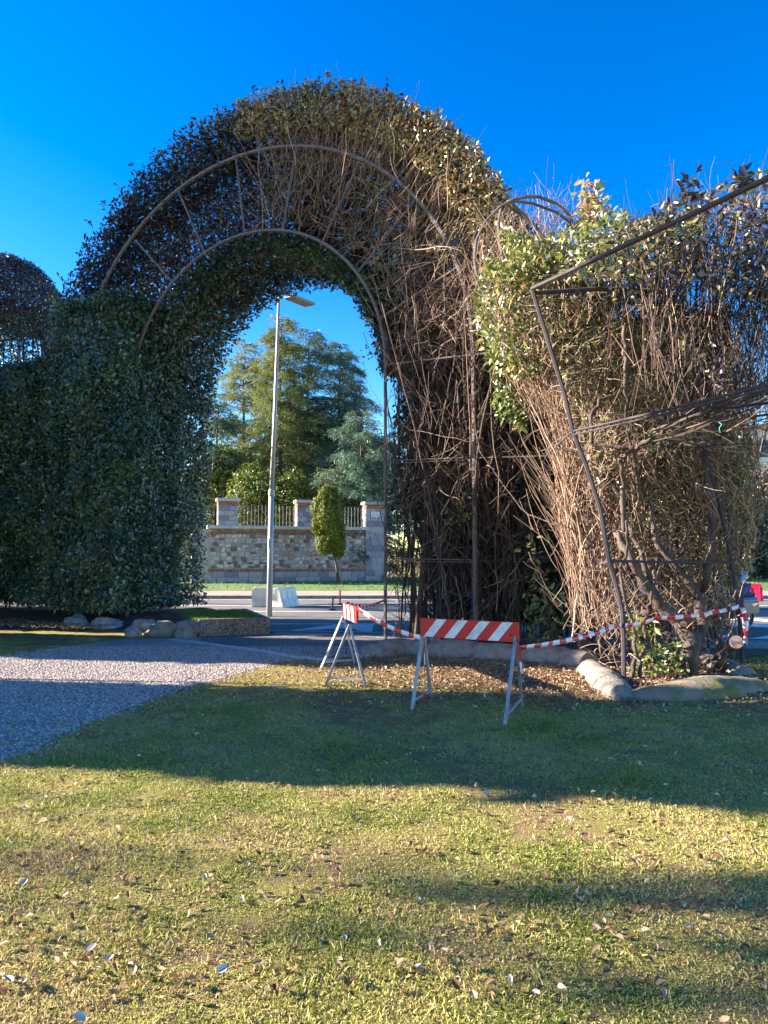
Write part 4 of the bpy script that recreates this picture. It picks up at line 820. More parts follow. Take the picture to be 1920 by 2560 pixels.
limb('trunk', [r0, at(1725, 1640, 10.2), at(1728, 1600, 10.3), at(1700, 1560, 10.4), at(1650, 1510, 10.4), at(1610, 1460, 10.4), at(1575, 1390, 10.3), at(1540, 1330, 10.4)], [.17, .15, .15, .12, .10, .09, .07, .05], 10)
limb('limb', [at(1735, 1620, 10.3), at(1760, 1560, 10.5), at(1740, 1480, 10.6), at(1690, 1420, 10.6), at(1640, 1350, 10.6), at(1625, 1250, 10.7)], [.10, .09, .07, .06, .05, .04])
limb('limb', [at(1640, 1500, 10.4), at(1600, 1380, 10.5), at(1565, 1290, 10.6), at(1530, 1200, 10.8), at(1480, 1100, 11)], [.06, .05, .04, .035, .03])
limb('limb', [at(1560, 1330, 10.4), at(1558, 1230, 10.3), at(1552, 1150, 10.1), at(1590, 1122, 9.8)], [.045, .04, .035, .035])
limb('limb', [at(1590, 1122, 9.8), at(1640, 1085, 9.3), at(1700, 1050, 8.8), at(1800, 1020, 8.2), at(1930, 960, 7.6)], [.04, .04, .032, .03, .025])
limb('limb', [at(1590, 1122, 9.8), at(1540, 1118, 9.9), at(1480, 1110, 10)], [.035, .03, .028])
limb('limb', [at(1480, 1110, 10), at(1482, 1040, 10), at(1500, 1000, 10), at(1540, 985, 10)], [.035, .033, .03, .025])
limb('limb', [at(1562, 815, 10), at(1563, 900, 10.1), at(1565, 1000, 10.2), at(1575, 1100, 10.4), at(1600, 1250, 10.5)], [.03, .045, .03, .03, .035])
limb('limb', [at(1760, 1480, 10.6), at(1790, 1300, 10.6), at(1760, 1120, 10.6), at(1735, 980, 10.6), at(1700, 850, 10.6), at(1685, 740, 10.6)], [.06, .05, .045, .04, .035, .03])
limb('bent_branch', [at(1452, 1630, 11.6), at(1455, 1580, 11.6), at(1475, 1545, 11.5), at(1510, 1533, 11.3), at(1560, 1533, 11), at(1625, 1535, 10.6)], [.065, .06, .055, .05, .055, .06])
limb('sawn_stub', [at(1790, 1680, 10.6), at(1800, 1640, 10.5), at(1822, 1622, 10.4), at(1838, 1608, 10.2)], [.10, .10, .095, .095], 12)
bm = bmesh.new(); q0, q1 = at(1838, 1608, 10.2), at(1840, 1606, 10.15); tube(bm, [q0 - r0, q1 - r0 + [.0, -.02, .01]], .088, 14); bm_obj('sawn_face', bm, M['cut'], rb)
for (xa, ya, xb, yb, Yq) in ((1452, 1620, 1442, 1180, 11.8), (1505, 1640, 1470, 1200, 11.2), (1580, 1700, 1560, 1300, 10.0), (1600, 1710, 1640, 1400, 10.0), (1690, 1690, 1660, 1350, 10.8), (1790, 1660, 1800, 1300, 11), (1770, 1700, 1850, 1450, 10.3), (1410, 1630, 1500, 1440, 12.4), (1310, 1630, 1400, 1450, 12.8), (1385, 1630, 1330, 1330, 13)):
    w = np.linspace(0, 1, 7)[:, None]; pts = at(xa, ya, Yq) * (1 - w) + at(xb, yb, Yq + .1) * w + np.concatenate([[[0, 0, 0]], rng.normal(0, .04, (6, 3))]); limb('stem', pts, [.035, .02], 6)
# arching suckers toward the arch leg
for c in ([(1540, 1400, 11.5), (1440, 1340, 11.8), (1370, 1315, 12), (1325, 1322, 12)], [(1560, 1250, 11), (1420, 1330, 12), (1300, 1270, 12.8), (1200, 1130, 13.3), (1180, 1020, 13.4)], [(1322, 1380, 12.5), (1345, 1440, 12.4), (1367, 1500, 12.3), (1320, 1620, 12.2)], [(1260, 1560, 12.8), (1290, 1480, 12.8), (1288, 1420, 12.8), (1320, 1380, 12.7), (1360, 1378, 12.6)]):
    limb('sucker', [at(*q) for q in c], [.016, .010], 5, 'stem')
# dense fine twigs: broomed upwards out of the thicket
def region_pts(n, poly, Y0, Y1_, Yf=None):
    poly = np.array(poly, float); mn, mx = poly.min(0), poly.max(0); out = []
    while len(out) < n:
        q = rng.uniform(mn, mx, (n * 2, 2)); inside = np.zeros(len(q), bool); j = len(poly) - 1
        for i in range(len(poly)):
            xi, yi = poly[i]; xj, yj = poly[j]; c = ((yi > q[:, 1]) != (yj > q[:, 1])) & (q[:, 0] < (xj - xi) * (q[:, 1] - yi) / (yj - yi + 1e-9) + xi); inside ^= c; j = i
        out.extend(q[inside].tolist())
    out = np.array(out[:n]); Y = rng.uniform(Y0, Y1_, n) + (0 if Yf is None else Yf(out[:, 0], out[:, 1]))
    return np.array([at(a_, b_, y_) for (a_, b_), y_ in zip(out, Y)])
T = []
def broom(n, poly, Y0, Y1_, Lr, dirv, sd, r, tint, K=7, wob=.12, Yf=None):
    P = region_pts(n, poly, Y0, Y1_, Yf); D = np.tile(np.array(dirv, float), (n, 1)) + rng.normal(0, 1, (n, 3)) * np.array(sd)
    W_ = walk(P, D, rng.uniform(*Lr, n), K, wob) - r0; T.append(forks(W_, n // 3, (.1, .4), r * .6, tint + .1)); T.append(twigs(W_, rng.uniform(r * .55, r * 1.2, n), r * .35, np.clip(rng.normal(tint, .22, n), 0, 1)))
main = [(1440, 1250), (1250, 760), (1400, 720), (1650, 740), (1900, 1000), (1900, 1380), (1800, 1560), (1700, 1600), (1560, 1560), (1480, 1450)]
broom(1000, main, 10.7, 12.8, (.6, 1.8), (-.25, 0, 1), (.34, .2, .1), .0125, .5)
broom(2700, main, 10.5, 12.4, (.2, .7), (-.1, -.1, .5), (.8, .5, .6), .0075, .75, 5, .3)
broom(1500, [(1340, 900), (1330, 740), (1640, 740), (1760, 1100), (1500, 1250)], 10.2, 11.6, (.15, .5), (-.1, -.1, .4), (.9, .5, .7), .006, .85, 5, .35)
broom(330, [(1430, 1600), (1400, 1150), (1500, 1100), (1560, 1600)], 10.9, 12.2, (1.2, 2.6), (-.16, 0, 1), (.12, .1, .05), .012, .6, 9, .09)
broom(230, [(1560, 1640), (1480, 1200), (1850, 1150), (1860, 1600)], 10.8, 12.4, (.8, 2.0), (-.05, 0, 1), (.35, .15, .05), .012, .5, 9, .10)
broom(700, [(1290, 1000), (1200, 800), (1280, 700), (1480, 700), (1480, 1200)], 10.9, 12.8, (.4, 1.1), (-.2, -.1, .9), (.4, .3, .3), .008, .7)
broom(240, [(1180, 720), (1230, 560), (1420, 520), (1500, 620), (1420, 740)], 12.4, 13.4, (.4, 1.1), (.1, 0, .9), (.5, .3, .3), .008, .6, 7, .15)
broom(520, [(1500, 900), (1520, 640), (1920, 520), (2050, 900), (1900, 1150)], 9.2, 11.6, (.5, 1.4), (.1, 0, 1), (.3, .3, .1), .008, .25)
broom(600, [(1640, 1050), (1620, 700), (1960, 620), (1960, 1000)], 9.4, 12.0, (.6, 1.5), (.15, 0, 1), (.35, .3, .1), .010, .12)
broom(46, [(1580, 1130), (1620, 1060), (1940, 970), (1940, 1060)], 8.0, 9.8, (.7, 1.9), (1, -.55, .18), (.25, .2, .14), .013, .05, 10, .13)
broom(240, [(1420, 1640), (1380, 1500), (1860, 1500), (1840, 1680), (1600, 1700)], 10.0, 11.6, (.2, .6), (0, 0, .8), (.7, .5, .4), .007, .75, 5, .2)
broom(26, [(1560, 900), (1600, 620), (1800, 560), (1800, 800)], 8.8, 9.6, (.8, 1.6), (0, 0, -1), (.12, .1, .02), .007, .5, 8, .06)
veg('twigs', T, M['twig'], rb, kind='stuff')  # brighter tan tints put sunlight into the colour of the short twigs
T = []
def lv(n, poly, Y0, Y1_, L, tint, sp=.8, up=None, holes=None, nrm=(-.5, -.6, .4)):
    P = region_pts(n, poly, Y0, Y1_)
    if holes is not None: P = P[fbm(P, 1.6, 31) < holes]
    T.append(leaves(P - r0, np.tile(nrm, (len(P), 1)), L, .5, spread=sp, tint=np.clip(rng.normal(tint, .25, len(P)), 0, 1), six=True))
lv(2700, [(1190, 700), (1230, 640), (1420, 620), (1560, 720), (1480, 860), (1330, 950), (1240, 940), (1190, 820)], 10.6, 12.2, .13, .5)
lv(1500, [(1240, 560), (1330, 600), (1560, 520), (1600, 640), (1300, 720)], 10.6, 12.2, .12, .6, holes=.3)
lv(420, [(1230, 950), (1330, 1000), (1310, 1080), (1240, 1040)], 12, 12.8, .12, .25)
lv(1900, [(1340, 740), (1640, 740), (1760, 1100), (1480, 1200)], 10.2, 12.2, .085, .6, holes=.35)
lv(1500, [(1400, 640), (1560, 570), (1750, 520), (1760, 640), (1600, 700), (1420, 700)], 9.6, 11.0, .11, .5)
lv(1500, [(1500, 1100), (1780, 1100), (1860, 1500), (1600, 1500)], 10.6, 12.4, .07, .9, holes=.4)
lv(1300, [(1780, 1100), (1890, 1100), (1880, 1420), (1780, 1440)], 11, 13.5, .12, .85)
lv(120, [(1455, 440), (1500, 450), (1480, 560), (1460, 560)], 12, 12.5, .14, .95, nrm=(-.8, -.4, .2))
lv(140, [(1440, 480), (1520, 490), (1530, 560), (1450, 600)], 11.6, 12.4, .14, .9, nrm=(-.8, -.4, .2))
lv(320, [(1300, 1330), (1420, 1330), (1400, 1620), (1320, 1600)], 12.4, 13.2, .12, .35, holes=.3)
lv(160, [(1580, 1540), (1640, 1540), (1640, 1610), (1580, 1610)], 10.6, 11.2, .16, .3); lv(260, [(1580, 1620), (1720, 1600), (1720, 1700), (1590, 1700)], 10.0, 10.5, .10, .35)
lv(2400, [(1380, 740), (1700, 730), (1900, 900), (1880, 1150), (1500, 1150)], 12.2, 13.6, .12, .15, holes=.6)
lv(5000, [(1480, 1100), (1860, 1100), (1840, 1480), (1500, 1420)], 12.2, 13.8, .11, .12, holes=.3)  # dark tint stands in for shade behind the twigs
veg('sun_shade_toned_leaves', T, M['bush'], rb, kind='stuff')  # yellow-green puts sunlight into leaf colour, dark backing tints put in shade
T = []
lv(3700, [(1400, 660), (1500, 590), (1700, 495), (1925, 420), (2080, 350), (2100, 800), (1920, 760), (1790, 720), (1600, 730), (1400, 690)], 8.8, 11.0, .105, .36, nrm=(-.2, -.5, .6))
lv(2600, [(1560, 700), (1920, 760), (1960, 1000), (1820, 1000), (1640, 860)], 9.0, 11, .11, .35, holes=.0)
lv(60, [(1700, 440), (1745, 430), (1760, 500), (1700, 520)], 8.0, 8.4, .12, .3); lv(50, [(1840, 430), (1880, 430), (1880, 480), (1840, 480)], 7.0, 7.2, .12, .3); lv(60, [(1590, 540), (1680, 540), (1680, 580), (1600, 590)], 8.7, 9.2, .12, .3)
veg('shade_toned_leaves', T, M['arch'], rb, kind='stuff')  # shade at the upper right put into a darker leaf colour

# ------------------------------------------------------------------ right border stones
def border(name, pts, r, mat, lab, flat_=.8, nseg=48, grp='concrete edging round the right bed', segs=None, n=12, zoff=0.0):
    pts = np.array(pts); K = len(pts); tt = np.linspace(0, K - 1, nseg); P = np.stack([np.interp(tt, np.arange(K), pts[:, q]) for q in range(3)], 1)
    for _ in range(3): P[1:-1] = (P[:-2] + 2 * P[1:-1] + P[2:]) / 4
    rr = np.interp(tt, np.arange(K), r) * (1 + .07 * fbm(P * 3, 1, 3)); rr[0] *= .55; rr[-1] *= .55
    if segs:
        for k in range(2, nseg, segs): rr[k] *= .80
    bm = bmesh.new(); tube(bm, P, list(rr), n); bm.normal_update()
    for v in bm.verts: v.co += (.03 * float(fbm(np.array([v.co[:]]) * 4, 1, 9)[0]) + .012 * float(fbm(np.array([v.co[:]]) * 14, 1, 10)[0])) * v.normal if v.normal.length else Vector(); v.co.z = v.co.z * flat_ + zoff
    o = bm_obj(name, bm, M[mat], smooth=True, label=lab, cat='edging stone', group=grp)
    for v in o.data.vertices: pass
    c = Vector(P.mean(0)); c.z = 0; o.data.transform(Matrix.Translation(-c)); o.location = c; return o
g = lambda x_, y_: gd(x_, y_)
border('concrete_edging', [g(925, 1640), g(1000, 1628), g(1080, 1634)], [.26, .32, .31], 'concrete', 'smooth shaded end of the long concrete edging by the path', .75)
border('concrete_edging', [g(1078, 1634), g(1180, 1640), g(1320, 1650)], [.31, .32, .31], 'concrete', 'rough shaded length of concrete edging behind the striped board', .78)
border('concrete_edging', [g(1318, 1650), g(1400, 1658), g(1478, 1668)], [.31, .31, .30], 'concrete', 'cracked sunlit length of pale concrete edging', .78)
border('ribbed_edging', [g(1470, 1668), g(1500, 1700), g(1540, 1735), g(1560, 1752)], [.18, .23, .23, .15], 'concrete', 'pale ribbed roll of concrete edging at the bend', .85, 36, segs=4)
border('mossy_edging', [g(1575, 1745), g(1660, 1748), g(1780, 1735), g(1900, 1722)], [.15, .28, .35, .22], 'mossy', 'long mossy rounded concrete edging at the right', .62, 60, n=16)
border('concrete_edging', [g(1745, 1650), g(1800, 1668), g(1860, 1692)], [.17, .2, .18], 'concrete', 'pale curved edging piece behind the mossy one', .8)
# soil of right bed
rbp = [g(960, 1628)[:2], g(1080, 1632)[:2], g(1320, 1648)[:2], g(1478, 1668)[:2], g(1540, 1730)[:2], g(1600, 1745)[:2], g(1780, 1735)[:2], g(1880, 1700)[:2], g(1800, 1650)[:2], (7.4, 13.0), (4.0, 14.2), (2.2, 15.0), (.9, 15.6)]
sheet('right_bed_soil', rbp, .020, M['soil'])

# ------------------------------------------------------------------ striped barriers
def striped_board(L, H, th, lean=0, ns=9, face='both'):
    """board along x, red/white slanted stripes as separate pieces of geometry; returns V,F,mi"""
    return None
def barrier(name, p0, p1, zt_, H, lab, yaws, slant, nst, legs, first_red=True):
    p0, p1 = np.array(p0), np.array(p1); mid = (p0 + p1) / 2; d = p1 - p0; L = float(np.linalg.norm(d)); yaw = math.atan2(d[1], d[0]); pitch = math.asin(d[2] / L)
    t = empty(name, (mid[0], mid[1], 0), yaw, label=lab, cat='barrier', group='red and white striped barriers')
    Mb = Matrix.Translation((0, 0, mid[2])) @ Matrix.Rotation(-pitch, 4, 'Y')
    bm = bmesh.new(); bbox(bm, -L / 2, L / 2, -.016, .016, -H / 2, H / 2, .003, Mb); b = bm_obj('board', bm, M['red'], t)
    w = L / nst
    for sgn in (-1, 1):
        for k in range(nst):
            if k % 2 == (1 if first_red else 0):
                x0 = -L / 2 + k * w - slant * H / 2; x1 = x0 + w * .92; q = [(x0, -H / 2 + .004), (x1, -H / 2 + .004), (x1 + slant * H, H / 2 - .004), (x0 + slant * H, H / 2 - .004)]
                q = [(max(-L / 2 + .004, min(L / 2 - .004, a_)), b__) for a_, b__ in q]
                bm = bmesh.new(); vs = [bm.verts.new(Mb @ Vector((a_, sgn * .0195, b__))) for a_, b__ in q]; vs2 = [bm.verts.new(Mb @ Vector((a_, sgn * .0165, b__))) for a_, b__ in q]
                bm.faces.new(vs if sgn < 0 else vs[::-1])
                for i in range(4): bm.faces.new((vs[i], vs[(i + 1) % 4], vs2[(i + 1) % 4], vs2[i]))
                bm_obj('white_stripe', bm, M['white'], b)
    Mi = Matrix.Rotation(-yaw, 4, 'Z') @ Matrix.Translation((-mid[0], -mid[1], 0))
    for (topp, feet) in legs:
        tp = Mi @ Vector(topp)
        fl = [Mi @ Vector(f) for f in feet]
        for f in fl:
            bm = bmesh.new(); tube(bm, [tp, tp.lerp(f, .5), f], .021, 4); bm_obj('leg', bm, M['galv'], t)
        a_, b__ = tp.lerp(fl[0], .88), tp.lerp(fl[1], .88); bm = bmesh.new(); tube(bm, [a_, b__], .017, 4); bm_obj('foot_bar', bm, M['galv'], t)
    for sx in (-L / 2 + .08, L / 2 - .08):
        bm = bmesh.new(); tube(bm, [Mb @ Vector((sx, -.03, -.03)), Mb @ Vector((sx, .03, -.03))], .008, 8); bm_obj('bolt', bm, M['black'], t)
    return t
# right barrier: face toward the camera
fR1, fR2 = gd(1262, 1815), gd(1305, 1768); fL1, fL2 = gd(1030, 1776), gd(1078, 1746)
topR = at(1290, 1585, (fR1[1] + fR2[1]) / 2); topL = at(1058, 1575, (fL1[1] + fL2[1]) / 2)
YA, YB = (fL1[1] + fL2[1]) / 2 - .03, (fR1[1] + fR2[1]) / 2 - .03
barrier('striped_barrier', at(1052, 1568, YA), at(1297, 1581, YB), .95, .205, 'red and white striped board barrier on metal legs facing the camera', 0, .82, 9, [((topL[0], topL[1], topL[2]), (fL1, fL2)), ((topR[0], topR[1], topR[2]), (fR1, fR2))])
# left barrier: seen end on
a1, a2 = gd(803, 1672), gd(888, 1664); b1, b2 = gd(814, 1712), gd(914, 1718)
Yn, Yf_ = (b1[1] + b2[1]) / 2, (a1[1] + a2[1]) / 2 + .15
tN = at(874, 1562, Yn); tF = at(858, 1540, Yf_)
barrier('striped_barrier', at(893, 1538, Yn + .0), at(858, 1525, Yf_), .95, .21, 'red and white striped barrier seen nearly end on beside the path', 0, .8, 7, [(tN, (b1, b2)), (tF, (a1, a2))])
# tapes
def tape(lab, pts, w=.028, sag=.06, seg=.14, twist=0.0, n=None):
    pts = [np.array(p_, float) for p_ in pts]; P = []
    for a_, b__ in zip(pts, pts[1:]):
        L = np.linalg.norm(b__ - a_); k = max(6, int(L / .05))
        for i in range(k): f = i / k; P.append(a_ * (1 - f) + b__ * f - np.array([0, 0, sag * 4 * f * (1 - f)]))
    P.append(pts[-1]); P = np.array(P); d = np.concatenate([[0], np.cumsum(np.linalg.norm(np.diff(P, axis=0), axis=1))])
    V, F, mi = [], [], []
    for i, p_ in enumerate(P):
        dr = unit(P[min(i + 1, len(P) - 1)] - P[max(i - 1, 0)]); up_ = np.array([0, 0, 1.0]) if abs(dr[2]) < .9 else np.array([1.0, 0, 0]); a = unit(up_ - (up_ @ dr) * dr); b = np.cross(dr, a); an = twist * math.sin(d[i] * 2.3 + 1) ; q = a * math.cos(an) + b * math.sin(an)
        V += [p_ + q * w, p_ - q * w]
    for i in range(len(P) - 1): F.append((2 * i, 2 * i + 1, 2 * i + 3, 2 * i + 2)); mi.append(int(d[i] / seg) % 2)
    V = np.array(V); c = V.mean(0); o = mesh_np('barrier_tape', V - c, F, [M['tape_red'], M['tape_white']], fmat=mi, label=lab, cat='tape', group='red and white warning tape'); o.location = c
    s = o.modifiers.new('s', 'SOLIDIFY'); s.thickness = .002; return o
kn = at(1298, 1620, YB); kl = at(1060, 1596, YA); pr = at(1848, 1516, Y2 - .04)
tape('striped tape from the end-on barrier to the facing barrier', [at(893, 1520, Yn - .02), kl], sag=.05)
tape('striped tape from the end-on barrier to the iron arch post', [at(866, 1508, Yf_), at(972, 1492, 14.9)], sag=.10, twist=.5)
tape('striped tape from the facing barrier across the frame to the right post', [kn, at(1548, 1562, Y1 - .05), at(1640, 1545, 9.9), pr], sag=.04, twist=.4)
tape('loose tape end hanging from the right frame post', [pr, at(1862, 1570, Y2 - .1), at(1864, 1612, Y2 - .12), at(1868, 1560, Y2 - .16), at(1856, 1520, Y2 - .1)], w=.03, sag=0, twist=1.2)
tape('twisted tape end hanging inside the left legs of the facing barrier', [kl, at(1061, 1650, YA), at(1064, 1762, YA + .05)], w=.014, sag=0, twist=2)
tape('short tape end hanging on the right legs of the facing barrier', [kn, at(1300, 1640, YB), at(1304, 1684, YB)], w=.022, sag=0, twist=1.2)
tape('tape wrapped round the far leg of the end-on barrier', [at(866, 1508, Yf_), at(862, 1535, Yf_), at(857, 1556, Yf_)], w=.03, sag=0, twist=1)

# ------------------------------------------------------------------ grass, litter, gravel
def in_poly(q, poly):
    poly = np.array(poly, float); inside = np.zeros(len(q), bool); j = len(poly) - 1
    for i in range(len(poly)):
        xi, yi = poly[i]; xj, yj = poly[j]; c = ((yi > q[:, 1]) != (yj > q[:, 1])) & (q[:, 0] < (xj - xi) * (q[:, 1] - yi) / (yj - yi + 1e-12) + xi); inside ^= c; j = i
    return inside
src = bpy.data.collections.new('tuft_sources')
def src_obj(name, V, F, T, mat, coll):
    o = mesh_np(name, V, F, mat, tint=T, link=False); coll.objects.link(o); return o
def tuft(k, rad, n, hmin, hmax, w):
    a = rng.uniform(0, 6.28, n); r = rad * np.sqrt(rng.random(n)); P = np.stack([r * np.cos(a), r * np.sin(a), np.full(n, -.003)], 1)
    d = np.stack([rng.normal(0, .8, n), rng.normal(0, .8, n), rng.uniform(.35, 1.1, n)], 1); d = unit(d); h = rng.uniform(hmin, hmax, n)[:, None]; c = unit(np.cross(d, rng.normal(0, 1, (n, 3)))) * w
    m = P + d * h * .55; bend = d * [1, 1, .45]; tip = m + unit(bend) * h * .5
    V = np.stack([P - c * .5, P + c * .5, m + c * .45, tip, m - c * .45], 1).reshape(-1, 3); q = np.arange(n)[:, None] * 5
    F = np.concatenate([q + [[0, 1, 2, 4]], q + [[4, 2, 3, 3]]]) if False else None
    F = np.concatenate([q + [[0, 1, 2]], q + [[0, 2, 4]], q + [[4, 2, 3]]]); return V, F, np.repeat(np.clip(rng.normal(.45, .22, n), 0, 1), 5)
for k in range(6): src_obj('grass_tuft_%d' % k, *tuft(k, .085, 95, .007, .019 if k < 4 else .038, .0040), M['grass'], src)
def scatter(name, pts, rot, scl, idx, coll, mat, **kw):
    me = bpy.data.meshes.new(name); n = len(pts); me.vertices.add(n); me.vertices.foreach_set('co', np.ascontiguousarray(pts, np.float32).ravel())
    for nm, arr in (('rotz', rot), ('scl', scl)): a = me.attributes.new(nm, 'FLOAT', 'POINT'); a.data.foreach_set('value', np.ascontiguousarray(arr, np.float32))
    a = me.attributes.new('pick', 'INT', 'POINT'); a.data.foreach_set('value', np.ascontiguousarray(idx, np.int32)); me.update(); me.materials.append(mat)
    o = bpy.data.objects.new(name, me); COL.objects.link(o); ng = bpy.data.node_groups.new(name + '_nodes', 'GeometryNodeTree')
    ng.interface.new_socket('Geometry', in_out='INPUT', socket_type='NodeSocketGeometry'); ng.interface.new_socket('Geometry', in_out='OUTPUT', socket_type='NodeSocketGeometry')
    N = ng.nodes; gi = N.new('NodeGroupInput'); go = N.new('NodeGroupOutput'); ci = N.new('GeometryNodeCollectionInfo'); ci.inputs['Collection'].default_value = coll; ci.inputs['Separate Children'].default_value = True; ci.inputs['Reset Children'].default_value = True
    ip = N.new('GeometryNodeInstanceOnPoints'); ip.inputs['Pick Instance'].default_value = True
    def att(nm, ty): q = N.new('GeometryNodeInputNamedAttribute'); q.data_type = ty; q.inputs[0].default_value = nm; return q.outputs[0]
    cx = N.new('ShaderNodeCombineXYZ'); ng.links.new(att('rotz', 'FLOAT'), cx.inputs[2]); ng.links.new(gi.outputs[0], ip.inputs['Points']); ng.links.new(ci.outputs[0], ip.inputs['Instance'])
    ng.links.new(att('pick', 'INT'), ip.inputs['Instance Index']); ng.links.new(cx.outputs[0], ip.inputs['Rotation']); ng.links.new(att('scl', 'FLOAT'), ip.inputs['Scale']); ng.links.new(ip.outputs[0], go.inputs[0])
    md = o.modifiers.new('scatter', 'NODES'); md.node_group = ng; return tag(o, **kw)
def frustum_pts(n, Y0, Y1_, pw=-1.0, m=.62):
    u = rng.random(n); Y = (Y0 ** pw + u * (Y1_ ** pw - Y0 ** pw)) ** (1 / pw); X = rng.uniform(-m, m, n) * Y; return np.stack([X, Y], 1)
LAWN_NO = [GRAVEL, rbp, apr]
q = frustum_pts(44000, 2.0, 16.5, -.35)
ok = ~in_poly(q, GRAVEL) & ~in_poly(q, rbp) & ~in_poly(q, apr) & (q[:, 1] < RY(q[:, 0]) - 1.7)
# ragged edge over the gravel
dens = fbm(np.c_[q, 0 * q[:, 0]], 1.1, 44); near_l = np.hypot((q[:, 0] - 2.6) / 2.6, (q[:, 1] - 9.6) / 1.5) < 1
edge = in_poly(q + rng.normal(0, .22, q.shape), GRAVEL) & in_poly(q, GRAVEL) & (rng.random(len(q)) < .0)
okE = in_poly(q, GRAVEL) & ~in_poly(q + rng.normal(0, .20, q.shape), GRAVEL) & (q[:, 1] < 13); okI = in_poly(q, GRAVEL) & (rng.random(len(q)) < .035)
keep = (ok | okE | okI) & (rng.random(len(q)) < np.clip(.48 + 1.0 * dens + .5 * fbm(np.c_[q, 0 * q[:, 0]], 5, 45), .10, 1)) & ~(near_l & (rng.random(len(q)) < .72)); q = q[keep]
ng_ = len(q); sc_ = rng.uniform(.8, 1.35, ng_); pk = np.where(rng.random(ng_) < .13, rng.integers(4, 6, ng_), rng.integers(0, 4, ng_))
scatter('lawn_grass', np.c_[q, np.zeros(ng_)], rng.uniform(0, 6.28, ng_), sc_, pk, src, M['grass'], kind='stuff', label='short patchy yellow-green winter lawn')
# right back lawn and far verge blades
n = 14000; P = np.stack([rng.uniform(-30, 34, n), rng.uniform(35.3, 52, n), np.zeros(n)], 1); P = P[P[:, 1] < WY(P[:, 0]) - .1]; P[:, 2] = .145 + .22 * np.minimum(1, (P[:, 1] - 35.2) / 6)
veg('verge_grass', leaves(P, np.tile([0, -1.0, .3], (len(P), 1)), .16, .16, up=np.array([0, 0, 3.0]), spread=.8), M['vergegrass'], kind='stuff')
n = 9000; q = rng.uniform([4.8, 10.4], [11, 13.4], (n, 2)); k = ~in_poly(q, rbp) & (q[:, 1] < RY(q[:, 0]) - 1.75); q = q[k]
veg('bright_grass', leaves(np.c_[q, 0 * q[:, 0]], np.tile([0, -1.0, .3], (len(q), 1)), .06, .13, up=np.array([0, 0, 2.2]), spread=.9), M['vergegrass'], kind='stuff')
# leaf litter
P = []
a = frustum_pts(2600, 2.8, 12, .3); P.append(a[~in_poly(a, GRAVEL)])
a = np.stack([rng.normal(2.3, 1.9, 16000), rng.normal(9.9, .9, 16000)], 1); P.append(a[(a[:, 1] > 7.6)])
a = np.stack([rng.normal(3.6, .9, 3500), rng.normal(11, 1.2, 3500)], 1); P.append(a)
a = np.stack([rng.uniform(-.8, 3, 2500), rng.normal(11.4, .5, 2500)], 1); P.append(a)
b = ap(rng.uniform(-14, -6.5, 2500), np.zeros(2500), rng.normal(-1.2, .35, 2500))[:, :2]; P.append(b)
q = np.concatenate(P); n = len(q); z = rng.uniform(.012, .035, n); z[-2500:] += .10
V, F, T_ = leaves(np.c_[q, z], np.tile([0, 0, 1.0], (n, 1)), .040, .55, spread=.55, six=True, fold=.5, tint=np.clip(rng.normal(.42, .25, n), 0, 1))
mesh_np('leaf_litter', V, F, M['litter'], tint=T_, kind='stuff')
# larger pale fallen leaves, each on its own
LM = []
for k in range(6):
    bm = bmesh.new(); rows = []; cu = random.uniform(.15, .5); tw = random.uniform(-.25, .25)
    for i in range(8):
        u = i / 7; hw = .30 * math.sin(math.pi * u ** .85) ** .8 * random.uniform(.85, 1.1) + .008; x = u - .5; z0_ = cu * .5 * (x * 2) ** 2 * .4
        rows.append([bm.verts.new((x, -hw, z0_ + hw * (.5 + tw) + .02)), bm.verts.new((x, 0, z0_)), bm.verts.new((x, hw, z0_ + hw * (.5 - tw) + .02))])
    for r1_, r2_ in zip(rows, rows[1:]):
        for q in (0, 1): bm.faces.new((r1_[q], r2_[q], r2_[q + 1], r1_[q + 1]))
    me = bpy.data.meshes.new('dry_leaf'); bm.to_mesh(me); bm.free(); M_ = bpy.data.materials.get('pale_leaf_%d' % (k % 3)) or noisy('pale_leaf_%d' % (k % 3), [(.3, ((.46, .36, .27), (.36, .22, .13), (.52, .43, .35))[k % 3]), (.7, ((.62, .52, .43), (.50, .33, .20), (.66, .58, .50))[k % 3])], 3, .7, 0, .3, .01); M_.node_tree.nodes['Principled BSDF'].inputs['Specular IOR Level'].default_value = .08; me.materials.append(M_); LM.append(me)
big = [(228, 2372, 34), (160, 2388, 24), (480, 2450, 40), (20, 2450, 46), (70, 2452, 40), (60, 2205, 26), (178, 2188, 32), (165, 2237, 24), (290, 2248, 32), (272, 2398, 34), (180, 2410, 30), (240, 2420, 28), (335, 2427, 32), (72, 2357, 30), (260, 2310, 22), (530, 2344, 28), (555, 2424, 34), (600, 2412, 26), (105, 2052, 30), (475, 2490, 26), (200, 2545, 40), (1070, 2370, 26), (1125, 2195, 28), (1130, 2208, 24), (1490, 2318, 26), (1510, 2302, 18), (1800, 2335, 32), (1185, 2488, 30), (1340, 2482, 28), (1418, 2300, 16), (1215, 1985, 24), (1630, 1997, 18), (1835, 2300, 24), (970, 2230, 18), (860, 2345, 22), (1755, 2235, 18), (610, 2222, 20), (385, 2165, 16), (140, 2400, 26), (1185, 2020, 18), (1240, 2170, 14), (1810, 2550, 30), (1345, 2545, 24), (1530, 2220, 16)]
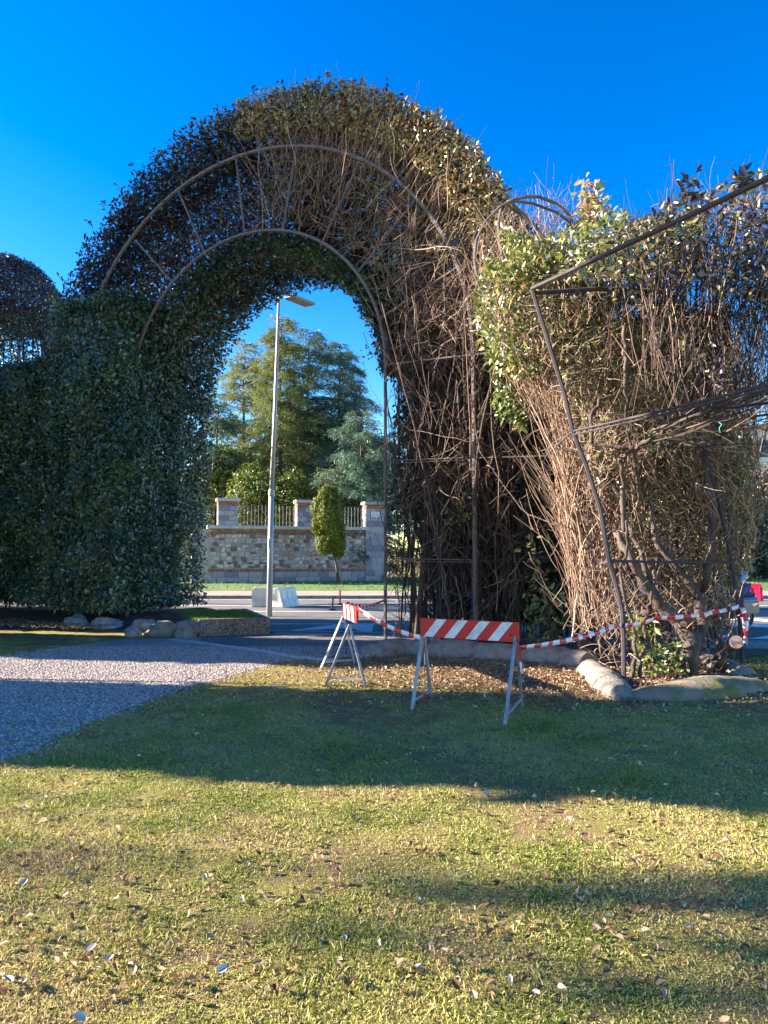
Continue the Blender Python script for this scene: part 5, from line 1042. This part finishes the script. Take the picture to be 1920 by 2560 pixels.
for x_, y_, w_ in big:
    p_ = gd(x_, y_, .03); o = bpy.data.objects.new('fallen_leaf', LM[(kk := random.randrange(6))]); COL.objects.link(o); o.location = p_; s_ = w_ * p_[1] / FPX * .95; o.scale = (s_, s_, s_ * .9); o.rotation_euler = (random.uniform(-.5, .3), random.uniform(-.35, .35), random.uniform(0, 6.28)); tag(o, ('pale cream', 'tan brown', 'pinkish white')[kk % 3] + ' curled dry leaf on the foreground lawn, ' + ('at the left' if x_ < 500 else 'in the middle' if x_ < 1250 else 'at the right') + (', near the bottom edge' if y_ > 2400 else ''), 'leaf', 'fallen leaves on the foreground lawn')
# pebbles on the gravel path
psrc = bpy.data.collections.new('pebble_sources')
for k in range(5):
    bm = bmesh.new(); bmesh.ops.create_icosphere(bm, subdivisions=1, radius=.5)
    for v in bm.verts: v.co = Vector((v.co.x * random.uniform(.8, 1.1), v.co.y * random.uniform(.6, .9), v.co.z * random.uniform(.5, .7)))
    V = np.array([v.co[:] for v in bm.verts]); F = np.array([[v.index for v in f.verts] for f in bm.faces]); bm.free(); src_obj('pebble_%d' % k, V, F, np.full(len(V), k / 4), M['pebble'], psrc)
q = np.stack([rng.uniform(-8, .6, 90000), 5 + 8.8 * rng.random(90000) ** 1.1], 1); q = q[(in_poly(q, GRAVEL) | in_poly(q + rng.normal(0, .16, q.shape), GRAVEL)) & (np.abs(q[:, 0]) < .6 * q[:, 1])][:34000]; n = len(q)
scatter('gravel_pebbles', np.c_[q, np.full(n, .006)], rng.uniform(0, 6.28, n), rng.uniform(.012, .036, n), rng.integers(0, 5, n), psrc, M['pebble'], kind='stuff', label='loose pale gravel on the path')
n = 70
for k in range(0): pass

# ------------------------------------------------------------------ unseen hedges and trees added left of the frame to throw bands of shade
def caster(name, x0, x1, w0, w1, H, n, lab, cat='hedge', Hf=None, L=.5, z0=0.0):
    # block aligned with the sun's track: w = cos(az) y + sin(az) x
    az = SUN_AZ; e1 = np.array([math.cos(az), -math.sin(az)]); e2 = np.array([math.sin(az), math.cos(az)])
    a = rng.uniform(x0, x1, n); w = rng.uniform(w0, w1, n); z = z0 + rng.random(n) * (H - z0)
    if Hf: z = rng.random(n) * Hf(w)
    xy = a[:, None] * e1 + w[:, None] * e2; P = np.c_[xy, z]; c = np.array([*(((x0 + x1) / 2) * e1 + ((w0 + w1) / 2) * e2), 0])
    t = empty(name, tuple(c), label=lab, cat=cat); veg('foliage', leaves(P - c, np.tile([0, 0, 1.0], (n, 1)), L, .6, spread=1.5), M['hedge'], t, kind='stuff')
    k = 14; aa, ww = rng.uniform(x0, x1, k), rng.uniform(w0, w1, k); S0 = np.c_[aa[:, None] * e1 + ww[:, None] * e2, np.zeros(k)] - c
    veg('stems', twigs(walk(S0, np.tile([0, 0, 1.0], (k, 1)), H * .8, 6, .05), .06, .02, rng.random(k) * .3), M['twig'], t)
caster('shade_caster_hedge', -16, -11.5, 5.45, 8.8, 11, 11000, 'unseen tall hedge block left of the lawn, placed to shade it')
caster('shade_caster_hedge', -18, -13.5, 11.2, 14.4, 8, 9000, 'unseen hedge block left of the gravel path, sloped to shape its shade', Hf=lambda w: 5.6 + .75 * (w - 11.2))
caster('shade_caster_tree', -24, -17, 14.8, 18.8, 19, 12000, 'unseen tall evergreen left of the arch, crown shaped to shade it', cat='tree', L=.6, z0=8.2)
caster('shade_caster_hedge', -21, -16.5, 15.45, 18.8, 9, 9500, 'unseen lower hedge block left of the arch, added to shade the left hedge', L=.5)
caster('shade_caster_tree', -31, -27.5, 2.9, 4.1, 13.2, 380, 'unseen tree crown far left, added to throw soft shade on the lawn', cat='tree', L=.4, z0=11.2)
